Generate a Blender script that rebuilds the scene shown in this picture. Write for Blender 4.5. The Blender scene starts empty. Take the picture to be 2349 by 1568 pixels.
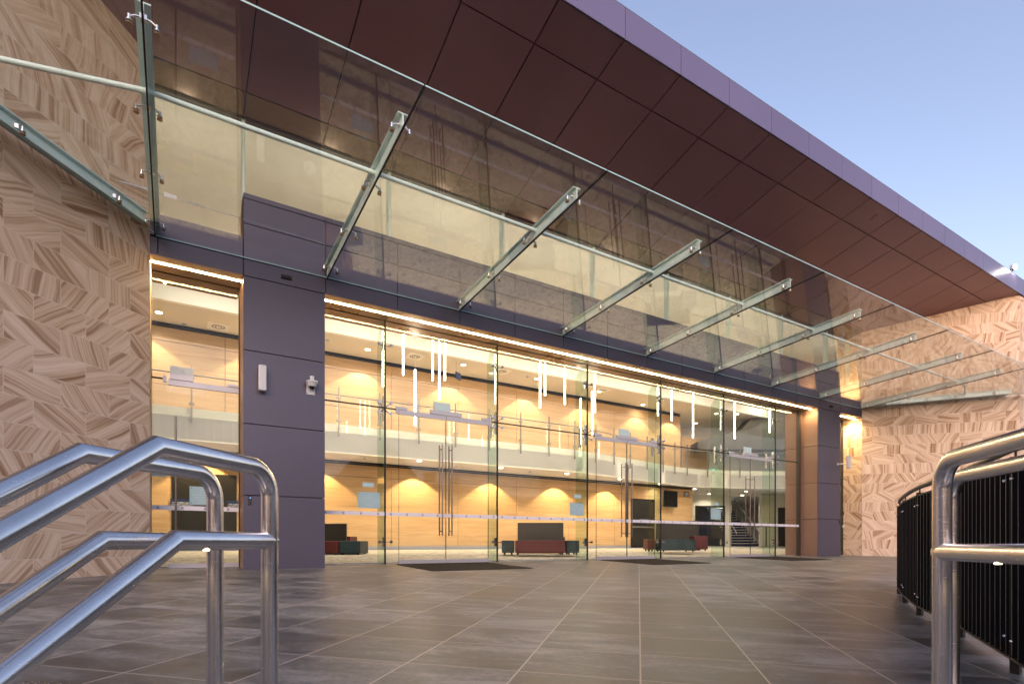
import bpy, math, random
from mathutils import Vector, Matrix
random.seed(7)
R = math.radians
S = bpy.context.scene
COL = S.collection

# ------------------------------------------------------------------ camera
TH = math.atan(2054/1260)                 # heading of the lens from the facade line
cam = bpy.data.cameras.new('camera'); camo = bpy.data.objects.new('camera', cam); COL.objects.link(camo)
cam.sensor_width = 36; cam.lens = 1260/2348*36; cam.shift_y = (1245-784)/2348
cam.clip_start = .05; cam.clip_end = 2000
camo.location = (0, 0, .4355); camo.rotation_euler = (R(90), 0, TH-R(90))
S.camera = camo

# ------------------------------------------------------------------ sky, dusk light, exposure
SUN_EL, SUN_AZ = R(22), R(238)             # low western sun glow behind the photographer
w = bpy.data.worlds.new('World'); S.world = w; w.use_nodes = True
nt = w.node_tree; bg = nt.nodes['Background']
sky = nt.nodes.new('ShaderNodeTexSky'); sky.sky_type = 'NISHITA'; sky.sun_disc = False
sky.sun_elevation = SUN_EL; sky.sun_rotation = R(90)-SUN_AZ; sky.air_density = 1.0; sky.dust_density = 1.3; sky.ozone_density = 2.5
hs = nt.nodes.new('ShaderNodeMix'); hs.data_type = 'RGBA'; hs.blend_type = 'MULTIPLY'; hs.inputs[0].default_value = 1
hs.inputs[7].default_value = (1.76, 1.30, 1.13, 1)
nt.links.new(sky.outputs[0], hs.inputs[6]); nt.links.new(hs.outputs[2], bg.inputs[0]); bg.inputs[1].default_value = .07
sun = bpy.data.lights.new('sun', 'SUN'); sun.energy = .05; sun.angle = R(40); sun.color = (1, .93, .88)
suno = bpy.data.objects.new('sun', sun); COL.objects.link(suno)
sd = Vector((math.cos(SUN_AZ)*math.cos(R(22)), math.sin(SUN_AZ)*math.cos(R(22)), math.sin(R(22))))
suno.rotation_euler = sd.to_track_quat('Z', 'Y').to_euler()
S.view_settings.view_transform = 'Standard'; S.view_settings.look = 'None'; S.view_settings.gamma = 1
S.view_settings.exposure = 2.0
LK = .375                                  # scale of the lamps to that exposure
S.cycles.use_denoising = True; S.cycles.max_bounces = 8; S.cycles.transparent_max_bounces = 24
S.cycles.glossy_bounces = 4; S.cycles.diffuse_bounces = 3; S.cycles.caustics_reflective = False
S.cycles.sample_clamp_indirect = 4; S.cycles.use_light_tree = True

# ------------------------------------------------------------------ helpers
def tag(o, label=None, cat=None, group=None, kind=None):
    if label: o['label'] = label
    if cat: o['category'] = cat
    if group: o['group'] = group
    if kind: o['kind'] = kind
    return o
def thing(name, loc, label=None, cat=None, group=None, kind=None):
    o = bpy.data.objects.new(name, None); COL.objects.link(o); o.location = loc; o.empty_display_size = .1
    return tag(o, label, cat, group, kind)
def wloc(o):
    v = Vector((0, 0, 0))
    while o: v += o.location; o = o.parent
    return v
def V(*a): return Vector(a)
class MB:
    def __init__(s): s.v = []; s.f = []; s.m = []; s.s = []; s.uv = None; s.bev = 0
    def add(s, vs, fs, m=0, sm=False):
        n = len(s.v); s.v += [tuple(p) for p in vs]
        for f in fs: s.f.append([n+i for i in f]); s.m.append(m); s.s.append(sm)
        return s
    def box(s, x0, x1, y0, y1, z0, z1, m=0):
        vs = [(x, y, z) for z in (z0, z1) for y in (y0, y1) for x in (x0, x1)]
        return s.add(vs, [(0,2,3,1),(4,5,7,6),(0,1,5,4),(2,6,7,3),(0,4,6,2),(1,3,7,5)], m)
    def obox(s, c, u, v, w, m=0):         # centre and three half vectors
        c, u, v, w = map(Vector, (c, u, v, w))
        vs = [c+a*u+b*v+d*w for d in (-1,1) for b in (-1,1) for a in (-1,1)]
        return s.add(vs, [(0,2,3,1),(4,5,7,6),(0,1,5,4),(2,6,7,3),(0,4,6,2),(1,3,7,5)], m)
    def bar(s, a, b, wd, ht, m=0):        # rectangular bar from a to b
        a, b = Vector(a), Vector(b); d = (b-a); L = d.length; d.normalize()
        up = V(0,0,1) if abs(d.z) < .95 else V(0,1,0)
        r = d.cross(up).normalized(); u = r.cross(d)
        return s.obox((a+b)/2, d*L/2, r*wd/2, u*ht/2, m)
    def prism(s, poly, z0, z1, m=0):      # z0/z1 numbers or functions of (x, y)
        n = len(poly); f0 = z0 if callable(z0) else (lambda x, y: z0); f1 = z1 if callable(z1) else (lambda x, y: z1)
        vs = [(x, y, f0(x, y)) for x, y in poly]+[(x, y, f1(x, y)) for x, y in poly]
        fs = [tuple(range(n))[::-1], tuple(range(n, 2*n))]+[(i, (i+1) % n, n+(i+1) % n, n+i) for i in range(n)]
        return s.add(vs, fs, m)
    def cyl(s, a, b, r, n=16, m=0, r2=None, sm=True):
        a, b = Vector(a), Vector(b); d = (b-a).normalized(); r2 = r if r2 is None else r2
        up = V(0,0,1) if abs(d.z) < .9 else V(1,0,0); x = d.cross(up).normalized(); y = x.cross(d)
        c = [x*math.cos(2*math.pi*i/n)+y*math.sin(2*math.pi*i/n) for i in range(n)]
        vs = [a+k*r for k in c]+[b+k*r2 for k in c]
        s.add(vs, [(i, (i+1) % n, n+(i+1) % n, n+i) for i in range(n)], m, sm)
        return s.add(vs, [tuple(range(n))[::-1], tuple(range(n, 2*n))], m)
    def ball(s, c, r, m=0, n=12, k=8, sq=(1,1,1)):
        c = Vector(c); vs = []; fs = []
        for j in range(k+1):
            a = math.pi*j/k
            for i in range(n):
                b = 2*math.pi*i/n; vs.append(c+Vector((math.sin(a)*math.cos(b)*r*sq[0], math.sin(a)*math.sin(b)*r*sq[1], math.cos(a)*r*sq[2])))
        for j in range(k):
            for i in range(n): fs.append((j*n+i, (j+1)*n+i, (j+1)*n+(i+1) % n, j*n+(i+1) % n))
        return s.add(vs, fs, m, True)
    def tube(s, pts, r, n=20, m=0):       # mitred tube along a path
        P = [Vector(p) for p in pts]; D = [(P[i+1]-P[i]).normalized() for i in range(len(P)-1)]
        up = V(0,0,1) if abs(D[0].z) < .9 else V(1,0,0); x = D[0].cross(up).normalized(); y = x.cross(D[0])
        off = [x*math.cos(2*math.pi*i/n)*r+y*math.sin(2*math.pi*i/n)*r for i in range(n)]
        rings = [[P[0]+o for o in off]]
        for i in range(1, len(P)):
            if i < len(P)-1:
                nrm = (D[i-1]+D[i]).normalized(); ring = []
                for o in off:
                    q = P[i-1]+o; t = (P[i]-q).dot(nrm)/D[i-1].dot(nrm); ring.append(q+D[i-1]*t)
                rings.append(ring)
                rot = D[i-1].rotation_difference(D[i]); off = [rot @ o for o in off]
            else: rings.append([P[i]+o for o in off])
        vs = [p for g in rings for p in g]; k = len(rings)
        fs = [(j*n+i, j*n+(i+1) % n, (j+1)*n+(i+1) % n, (j+1)*n+i) for j in range(k-1) for i in range(n)]
        s.add(vs, fs, m, True)
        return s.add(rings[0]+rings[-1], [tuple(range(n))[::-1], tuple(range(n, 2*n))], m)
    def build(s, name, mats, parent=None, bevel=0):
        me = bpy.data.meshes.new(name); o = wloc(parent)
        me.from_pydata([(x-o.x, y-o.y, z-o.z) for x, y, z in s.v], [], s.f)
        for mt in (mats if isinstance(mats, (list, tuple)) else [mats]): me.materials.append(mt)
        me.polygons.foreach_set('material_index', s.m); me.polygons.foreach_set('use_smooth', s.s)
        if s.uv:
            for nm, data in s.uv.items():
                l = me.uv_layers.new(name=nm); l.data.foreach_set('uv', data)
        me.update()
        ob = bpy.data.objects.new(name, me); COL.objects.link(ob)
        if parent: ob.parent = parent
        if bevel:
            b = ob.modifiers.new('bevel', 'BEVEL'); b.width = bevel; b.segments = 3; b.limit_method = 'ANGLE'
            for p in me.polygons: p.use_smooth = True
            w_ = ob.modifiers.new('wn', 'WEIGHTED_NORMAL')
        return ob
def link_copy(src, name, parent, off):    # a further copy of a part, moved by off
    c = src.copy(); COL.objects.link(c); c.name = name; c.parent = parent; c.location = src.location+Vector(off)
    return c
def kids(o): return [x for x in bpy.data.objects if x.parent == o]
def copy_tree(o, parent=None, off=(0,0,0), rz=None):
    ch = kids(o); c = o.copy(); COL.objects.link(c); c.parent = parent; c.location = o.location+Vector(off)
    if rz is not None: c.rotation_euler.z = rz
    for k in ch: copy_tree(k, c)
    return c

# ------------------------------------------------------------------ materials
def mat(name, col=(.5,.5,.5), rough=.5, metal=0, spec=.5, emit=None, es=0, coat=0):
    m = bpy.data.materials.new(name); m.use_nodes = True; b = m.node_tree.nodes['Principled BSDF']
    b.inputs['Base Color'].default_value = (*col, 1); b.inputs['Roughness'].default_value = rough
    b.inputs['Metallic'].default_value = metal; b.inputs['Specular IOR Level'].default_value = spec
    b.inputs['Coat Weight'].default_value = coat
    if emit: b.inputs['Emission Color'].default_value = (*emit, 1); b.inputs['Emission Strength'].default_value = es
    return m
class NT:
    def __init__(s, m): s.m = m; s.t = m.node_tree; s.b = s.t.nodes['Principled BSDF']
    def n(s, k, **kw):
        x = s.t.nodes.new(k)
        for a, v in kw.items(): setattr(x, a, v)
        return x
    def l(s, a, b): s.t.links.new(a, b)
    def co(s, kind='Object', scale=(1,1,1), rot=(0,0,0), loc=(0,0,0)):
        c = s.n('ShaderNodeTexCoord'); m = s.n('ShaderNodeMapping')
        m.inputs['Scale'].default_value = scale; m.inputs['Rotation'].default_value = rot; m.inputs['Location'].default_value = loc
        s.l(c.outputs[kind], m.inputs[0]); return m.outputs[0]
    def noise(s, vec, sc=5, det=4, ro=.5, dist=0):
        x = s.n('ShaderNodeTexNoise'); x.inputs['Scale'].default_value = sc; x.inputs['Detail'].default_value = det
        x.inputs['Roughness'].default_value = ro; x.inputs['Distortion'].default_value = dist; s.l(vec, x.inputs['Vector']); return x.outputs['Fac']
    def ramp(s, fac, stops):
        x = s.n('ShaderNodeValToRGB'); e = x.color_ramp.elements
        while len(e) < len(stops): e.new(.5)
        for k, (p, c) in zip(e, stops): k.position = p; k.color = (*c, 1) if len(c) == 3 else c
        s.l(fac, x.inputs[0]); return x.outputs[0]
    def mix(s, fac, a, b, bt='MIX'):
        x = s.n('ShaderNodeMix', data_type='RGBA', blend_type=bt)
        for sock, v in ((x.inputs[0], fac), (x.inputs[6], a), (x.inputs[7], b)):
            if isinstance(v, (int, float)): sock.default_value = v
            elif isinstance(v, tuple): sock.default_value = (*v, 1)
            else: s.l(v, sock)
        return x.outputs[2]
    def math(s, op, a, b=None, c=None):
        x = s.n('ShaderNodeMath', operation=op)
        for i, v in enumerate((a, b, c)):
            if v is None: continue
            if isinstance(v, (int, float)): x.inputs[i].default_value = v
            else: s.l(v, x.inputs[i])
        return x.outputs[0]
    def bump(s, h, st=.2, d=.01):
        x = s.n('ShaderNodeBump'); x.inputs['Strength'].default_value = st; x.inputs['Distance'].default_value = d
        s.l(h, x.inputs['Height']); s.l(x.outputs[0], s.b.inputs['Normal'])
    def col(s, c): s.l(c, s.b.inputs['Base Color'])
    def rough(s, c): s.l(c, s.b.inputs['Roughness'])
def rr(n, vec, sc, lo, hi): # roughness variation
    return n.math('MULTIPLY_ADD', n.noise(vec, sc, 4), hi-lo, lo)
M = {}
def stained(name, col, rough, sc=1.5, amt=.12, metal=0, spec=.5, rv=.12):
    m = mat(name, col, rough, metal, spec); n = NT(m); co = n.co()
    f = n.ramp(n.noise(co, sc, 6, .6), [(.3, tuple(c*(1-amt) for c in col)), (.7, tuple(min(1, c*(1+amt)) for c in col))])
    g = n.n('ShaderNodeNewGeometry'); isl = n.math('MULTIPLY_ADD', g.outputs['Random Per Island'], .10, .95)   # panels differ a little
    cc = n.n('ShaderNodeCombineColor'); [n.l(isl, cc.inputs[i]) for i in range(3)]
    n.col(n.mix(1.0, f, cc.outputs[0], 'MULTIPLY')); n.rough(n.math('ADD', rr(n, co, sc*2.3, max(.03, rough-rv), rough+rv), n.math('MULTIPLY_ADD', isl, .5, -.5))); return m
M['panel'] = stained('purple_panel_paint', (.082,.078,.115), .40, .6, .06, .35, .5, .06)
M['fascia'] = stained('roof_edge_panel_paint', (.165,.15,.265), .38, .5, .05, .4, .5, .05)
M['soffit'] = stained('maroon_soffit_paint', (.19,.092,.115), .32, .5, .08, .3, .5, .07)
M['soffitin'] = stained('bronze_soffit_strip', (.20,.13,.10), .24, .5, .08, .6, .5, .05)
M['warmreveal'] = stained('warm_lit_reveal_paint', (.23,.15,.12), .42, .8, .07, .35, .5, .06)  # panel cladding with the warm glow of the strip lights put into its colour
M['bronze'] = stained('bronze_reveal_paint', (.30,.19,.12), .3, .8, .06, .5, .5, .06)
M['black'] = mat('black_joint', (.008,.008,.01), .7)
M['frame'] = mat('dark_frame', (.05,.048,.045), .4, .6)
M['steelpaint'] = stained('pale_grey_steel_paint', (.64,.84,.84), .40, 2, .05)
M['white'] = stained('white_plaster', (.78,.76,.72), .6, .7, .03)
M['cream'] = stained('cream_plaster', (.86,.83,.76), .6, .6, .03)
M['ceil'] = stained('ceiling_plaster', (.72,.66,.56), .7, .5, .04)
M['alu'] = stained('satin_aluminium', (.42,.42,.46), .36, 3, .04, .4)
M['balm'] = mat('baluster_metal', (.26,.24,.21), .4, .6)
M['pull'] = mat('satin_pull_handle', (.17,.155,.15), .3, 1)
M['fitting'] = mat('satin_spider_fitting', (.40,.40,.42), .25, 1)
M['chrome'] = mat('polished_fitting', (.72,.72,.72), .16, 1)
M['darkgrey'] = stained('charcoal_laminate', (.013,.012,.011), .45, 2, .1)
M['blue'] = mat('blue_carpet', (.02,.07,.20), .9)
M['taupe'] = stained('taupe_lining', (.12,.11,.095), .6, .8, .25)
M['navycarpet'] = mat('navy_stair_carpet', (.012,.022,.075), .9)
M['navy'] = mat('navy_plate', (.015,.03,.10), .4)
M['whitepaint'] = mat('white_marking', (.8,.8,.8), .5)
M['plastic'] = mat('white_plastic', (.50,.54,.60), .35)
M['smoke'] = mat('smoked_dome', (.01,.01,.012), .08)
M['screen'] = mat('screen_glass', (.006,.006,.007), .12)
M['red'] = stained('red_vinyl', (.075,.003,.007), .5, 4, .15)
M['teal'] = stained('teal_vinyl', (.006,.030,.040), .5, 4, .15)
M['decal'] = mat('frosted_strip', (.60,.62,.70), .5)
M['notice'] = mat('notice_back', (.38,.55,.66), .35)
M['noticeink'] = mat('notice_print', (.50,.68,.78), .35)
M['ledwarm'] = mat('warm_strip_light', (1,1,1), .5, emit=(1,.64,.28), es=26)
M['pend'] = mat('pendant_tube_light', (1,1,1), .5, emit=(1,.88,.70), es=12)
M['down'] = mat('downlight_lens', (1,1,1), .5, emit=(1,.83,.58), es=8)
M['flood'] = mat('floodlight_lens', (1,1,1), .5, emit=(1,.90,.74), es=120)
M['raillamp'] = mat('rail_lamp_lens', (1,1,1), .5, emit=(1,.78,.42), es=10)
M['blueled'] = mat('blue_indicator', (.1,.2,1), .5, emit=(.1,.3,1), es=2)
M['exitgreen'] = mat('exit_sign_green', (.02,.35,.16), .5, emit=(.03,.75,.35), es=.2)
M['exitwhite'] = mat('exit_sign_white', (.9,.9,.9), .5, emit=(.85,1,.9), es=.35)

def glass(name, tint, dust=0.0, dcol=(.5,.55,.5), base=.022, mul=.95):
    m = bpy.data.materials.new(name); m.use_nodes = True; t = m.node_tree; t.nodes.clear()
    out = t.nodes.new('ShaderNodeOutputMaterial'); tr = t.nodes.new('ShaderNodeBsdfTransparent'); gl = t.nodes.new('ShaderNodeBsdfGlossy')
    tr.inputs[0].default_value = (*tint, 1); gl.inputs['Roughness'].default_value = 0.0; gl.inputs[0].default_value = (1,1,1,1)
    lw = t.nodes.new('ShaderNodeLayerWeight'); lw.inputs[0].default_value = .5
    p = t.nodes.new('ShaderNodeMath'); p.operation = 'POWER'; p.inputs[1].default_value = 5; t.links.new(lw.outputs['Facing'], p.inputs[0])
    a = t.nodes.new('ShaderNodeMath'); a.operation = 'MULTIPLY_ADD'; a.inputs[1].default_value = mul; a.inputs[2].default_value = base; t.links.new(p.outputs[0], a.inputs[0])
    mx = t.nodes.new('ShaderNodeMixShader'); t.links.new(a.outputs[0], mx.inputs[0]); t.links.new(tr.outputs[0], mx.inputs[1]); t.links.new(gl.outputs[0], mx.inputs[2])
    last = mx
    if dust:
        df = t.nodes.new('ShaderNodeBsdfDiffuse'); df.inputs[0].default_value = (*dcol, 1)
        tc = t.nodes.new('ShaderNodeTexCoord'); nz = t.nodes.new('ShaderNodeTexNoise'); nz.inputs['Scale'].default_value = 3; nz.inputs['Detail'].default_value = 8; nz.inputs['Roughness'].default_value = .7
        t.links.new(tc.outputs['Object'], nz.inputs[0])
        nz2 = t.nodes.new('ShaderNodeTexNoise'); nz2.inputs['Scale'].default_value = 45; nz2.inputs['Detail'].default_value = 2; t.links.new(tc.outputs['Object'], nz2.inputs[0])
        sp = t.nodes.new('ShaderNodeMapRange'); sp.inputs[1].default_value = .72; sp.inputs[2].default_value = .78; sp.inputs[4].default_value = .35; t.links.new(nz2.outputs['Fac'], sp.inputs[0])
        mr = t.nodes.new('ShaderNodeMath'); mr.operation = 'MULTIPLY_ADD'; mr.inputs[1].default_value = dust*2; t.links.new(nz.outputs['Fac'], mr.inputs[0]); t.links.new(sp.outputs[0], mr.inputs[2])
        m2 = t.nodes.new('ShaderNodeMixShader'); t.links.new(mr.outputs[0], m2.inputs[0]); t.links.new(mx.outputs[0], m2.inputs[1]); t.links.new(df.outputs[0], m2.inputs[2]); last = m2
    t.links.new(last.outputs[0], out.inputs[0]); return m
M['glass'] = glass('clear_glass', (.955,.97,.955))
M['glassup'] = glass('upper_glass', (.95,.95,.94))
M['glassfin'] = glass('green_fin_glass', (.83,.91,.85))
M['glasscan'] = glass('canopy_glass', (.89,.915,.90), .036, (.40,.45,.50), .078, .88)
M['glassbal'] = glass('balustrade_glass', (.95,.96,.94))
M['edgedark'] = mat('polished_glass_edge', (.035,.05,.04), .2)
M['glassedge'] = mat('glass_edge', (.30,.50,.52), .15)

def steel():
    m = mat('brushed_stainless_steel', (.70,.69,.70), .24, 1); n = NT(m); co = n.co('Object')
    n.col(n.ramp(n.noise(co, 9, 6, .7), [(.3, (.66,.65,.65)), (.7, (.80,.79,.80))]))
    n.rough(n.math('MULTIPLY_ADD', n.noise(n.co('Object', (1,1,14)), 26, 5, .6), .12, .19))
    n.b.inputs['Anisotropic'].default_value = .35
    n.bump(n.noise(n.co('Object', (60,60,60)), 3, 3), .05, .001); return m
M['steel'] = steel()

def stone():
    m = mat('banded_sandstone', (.4,.3,.2), .75, 0, .25); n = NT(m)
    uv = n.n('ShaderNodeUVMap', uv_map='grain').outputs[0]; cell = n.n('ShaderNodeUVMap', uv_map='cell').outputs[0]
    sep = n.n('ShaderNodeSeparateXYZ'); n.l(uv, sep.inputs[0])
    seedv = sep.outputs[1]
    warp = n.noise(uv, 1.3, 2, .5)
    mp = n.n('ShaderNodeVectorMath', operation='ADD'); n.l(uv, mp.inputs[0])
    cb = n.n('ShaderNodeCombineXYZ'); n.l(n.math('MULTIPLY', n.math('SUBTRACT', warp, .5), .13), cb.inputs[0]); n.l(cb.outputs[0], mp.inputs[1])
    sc = n.n('ShaderNodeMapping'); sc.inputs['Scale'].default_value = (1, .022, 1); n.l(mp.outputs[0], sc.inputs[0])
    broad = n.noise(sc.outputs[0], 8, 2, .5); fine = n.noise(sc.outputs[0], 30, 4, .6); hair = n.noise(sc.outputs[0], 75, 3, .6)
    v = n.math('ADD', n.math('MULTIPLY', broad, .55), n.math('MULTIPLY', fine, .45))
    c = n.ramp(v, [(.36, (.22,.125,.068)), (.43, (.35,.23,.145)), (.48, (.52,.395,.285)), (.55, (.64,.52,.41)), (.66, (.71,.61,.51))])
    c = n.mix(n.math('MULTIPLY', n.math('GREATER_THAN', hair, .62), .22), c, (.30,.17,.11))
    tone = n.n('ShaderNodeTexWhiteNoise', noise_dimensions='2D'); fl = n.n('ShaderNodeVectorMath', operation='FLOOR'); n.l(cell, fl.inputs[0]); n.l(fl.outputs[0], tone.inputs[0])
    c = n.mix(n.math('MULTIPLY', tone.outputs[0], .30), c, (.62,.51,.405))
    # thin mortar lines between blocks
    fr = n.n('ShaderNodeVectorMath', operation='FRACTION'); n.l(cell, fr.inputs[0]); s2 = n.n('ShaderNodeSeparateXYZ'); n.l(fr.outputs[0], s2.inputs[0])
    def edge(x, w_): return n.math('MAXIMUM', n.math('LESS_THAN', x, w_), n.math('GREATER_THAN', x, 1-w_))
    e = n.math('MAXIMUM', edge(s2.outputs[0], .009), edge(s2.outputs[1], .017))
    c = n.mix(n.math('MULTIPLY', e, .8), c, (.62,.54,.45))
    n.col(c); n.bump(n.math('SUBTRACT', n.math('MULTIPLY', fine, .4), n.math('MULTIPLY', e, .6)), .25, .004); return m
M['stone'] = stone()

def paver():
    m = mat('plaza_porcelain_tile', (.1,.1,.1), .4, 0, .30); n = NT(m)
    c = n.n('ShaderNodeTexCoord'); mp = n.n('ShaderNodeMapping'); mp.vector_type = 'POINT'
    mp.inputs['Rotation'].default_value = (0, 0, -R(45.5)); n.l(c.outputs['Object'], mp.inputs[0])
    s = n.n('ShaderNodeSeparateXYZ'); n.l(mp.outputs[0], s.inputs[0])
    u = n.math('DIVIDE', n.math('SUBTRACT', s.outputs[0], 2.95), .62); v = n.math('DIVIDE', n.math('ADD', s.outputs[1], .01), .655)
    fu = n.math('FRACT', n.math('ADD', u, 100)); fv = n.math('FRACT', n.math('ADD', v, 100))
    def edge(x, w_): return n.math('MAXIMUM', n.math('LESS_THAN', x, w_), n.math('GREATER_THAN', x, 1-w_))
    gv = edge(fv, .0072); gu = edge(fu, .0115)
    cell = n.n('ShaderNodeCombineXYZ'); n.l(n.math('FLOOR', u), cell.inputs[0]); n.l(n.math('FLOOR', v), cell.inputs[1])
    wn = n.n('ShaderNodeTexWhiteNoise', noise_dimensions='3D'); n.l(cell.outputs[0], wn.inputs[0])
    offs = n.n('ShaderNodeVectorMath', operation='MULTIPLY_ADD'); n.l(wn.outputs['Color'], offs.inputs[0]); offs.inputs[1].default_value = (30,30,30); n.l(mp.outputs[0], offs.inputs[2])
    st = n.n('ShaderNodeMapping'); st.inputs['Scale'].default_value = (1, .36, 1); n.l(offs.outputs[0], st.inputs[0])
    cloud = n.noise(st.outputs[0], 3.6, 7, .66, .5); fine = n.noise(mp.outputs[0], 26, 6, .65)
    f = n.math('ADD', n.math('MULTIPLY', cloud, .75), n.math('MULTIPLY', fine, .25))
    f = n.math('ADD', f, n.math('MULTIPLY', n.math('SUBTRACT', wn.outputs['Value'], .5), .13))
    col = n.ramp(f, [(.30, (.022,.025,.030)), (.43, (.056,.063,.072)), (.51, (.108,.116,.127)), (.62, (.23,.235,.242))])
    col = n.mix(n.math('MULTIPLY', gu, .6), col, (.30,.28,.26)); col = n.mix(n.math('MULTIPLY', gv, .9), col, (.40,.36,.33))
    n.col(col); n.rough(n.math('MULTIPLY_ADD', f, .50, .16))
    n.bump(n.math('SUBTRACT', n.math('MULTIPLY', fine, .3), n.math('MAXIMUM', gu, gv)), .3, .003); return m
M['paver'] = paver()

def timber():
    m = mat('honey_timber_veneer', (.5,.3,.15), .38, 0, .4); n = NT(m)
    co = n.co('Object', (.35, 1, 9)); g = n.noise(co, 3.2, 6, .6, .3); g2 = n.noise(n.co('Object', (.12, 1, 2.4)), 1.6, 3, .5)
    f = n.math('ADD', n.math('MULTIPLY', g, .6), n.math('MULTIPLY', g2, .4))
    n.col(n.ramp(f, [(.3, (.42,.25,.115)), (.5, (.55,.36,.185)), (.7, (.64,.44,.25))])); n.rough(rr(n, co, 3, .3, .5)); return m
M['timber'] = timber()
def carpet():
    m = mat('speckled_carpet', (.4,.38,.34), .95, 0, .1); n = NT(m); co = n.co()
    a = n.noise(co, 5, 6, .75, 1.2); b = n.noise(co, 60, 2)
    f = n.math('ADD', n.math('MULTIPLY', a, .7), n.math('MULTIPLY', b, .3))
    n.col(n.ramp(f, [(.40, (.14,.13,.12)), (.47, (.42,.39,.35)), (.56, (.60,.57,.51))])); n.bump(b, .5, .01); return m
M['carpet'] = carpet()
def rubber():
    m = mat('black_entrance_mat', (.02,.018,.015), .85, 0, .2); n = NT(m); co = n.co()
    n.col(n.ramp(n.noise(co, 30, 4, .7), [(.4, (.012,.011,.009)), (.75, (.06,.052,.042))])); return m
M['mat'] = rubber()
M['concrete'] = stained('step_concrete', (.20,.19,.18), .7, 2, .15)
M['asphalt'] = stained('forecourt_paving', (.07,.068,.066), .85, .8, .2)
M['brick'] = stained('brown_brick', (.16,.09,.06), .8, 3, .2)
M['roof'] = stained('slate_roof', (.05,.05,.055), .7, 3, .2)
M['bark'] = stained('bark', (.07,.05,.035), .9, 6, .3)
M['leaf'] = stained('leaf_mass', (.035,.055,.02), .7, 3, .3)
M['fence'] = mat('black_fence_paint', (.006,.006,.008), .5, 0, .15)
M['picketedge'] = mat('lit_picket_edge', (.16,.15,.14), .35, .6)  # lighter colour stands in for light catching the thin picket edges
M['fencepost'] = mat('dark_bronze_fence_post', (.035,.030,.022), .35, .5)
M['handdark'] = mat('weathered_rail_paint', (.09,.085,.08), .4, .6)

# ------------------------------------------------------------------ ground, steps, lobby floor
G = 11.12; F = 10.514; SL = .031
def fz(x, y): return (y-G)*SL
E1 = V(math.cos(R(45.0)), math.sin(R(45.0)), 0)           # steps climb in this direction
E2 = V(-E1.y, E1.x, 0)
def cf(r, d, z): return V(d*math.cos(TH)+r*math.sin(TH), d*math.sin(TH)-r*math.cos(TH), z)   # metres right / ahead of the lens
AL = cf(-.8528, 1.32, 0); top0 = AL.dot(E1)-.06           # line of the top nosing
def q2(a, b): p = E1*a+E2*b; return (p.x, p.y)
m = MB()
poly = [q2(top0, -9), q2(top0+22, -9), q2(top0+22, 14), q2(top0, 14)]
poly = [q2(top0, -9), (28, q2(top0, -9)[1]), (28, G+.02), (-12, G+.02), (-12, q2(top0, 14)[1]), q2(top0, 14)]
m.prism(poly, lambda x, y: fz(x, y)-.3, fz)
tag(m.build('plaza', M['paver']), kind='structure')
m = MB()
for i in range(9):
    a1 = top0-.30*i+.0; z = -.30-.165*(i+1)
    m.prism([q2(a1-.30, -9), q2(a1-.003, -9), q2(a1-.003, 14), q2(a1-.30, 14)], z-.35, z)
tag(m.build('steps', M['concrete']), kind='structure')
m = MB(); m.box(-400, 400, -400, 400, -2.1, -1.95)
tag(m.build('ground', M['asphalt']), kind='structure')
def lz(x, y): return max(0, (y-G))*.0245
m = MB(); m.prism([(-14, G+.03), (60, G+.03), (60, 62), (-14, 62)], -.6, lambda x, y: min(lz(x, y), .26))
# split the ramped part so it stays planar
m = MB(); m.prism([(-14, G+.03), (60, G+.03), (60, 21.2), (-14, 21.2)], -.6, lz); m.prism([(-14, 21.203), (60, 21.203), (60, 62), (-14, 62)], -.6, .247)
tag(m.build('lobby_floor', M['carpet']), kind='structure')
m = MB(); m.prism([(-.34, G+.33), (18.6, G+.33), (18.6, G+.48), (-.34, G+.48)], lambda x, y: lz(x, y)-.05, lambda x, y: lz(x, y)+.004)
m.prism([(-8, 19.35), (23.3, 19.35), (23.3, 19.76), (-8, 19.76)], lambda x, y: lz(x, y)-.05, lambda x, y: lz(x, y)+.004)
tag(m.build('carpet_border', M['blue']), kind='structure')

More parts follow.
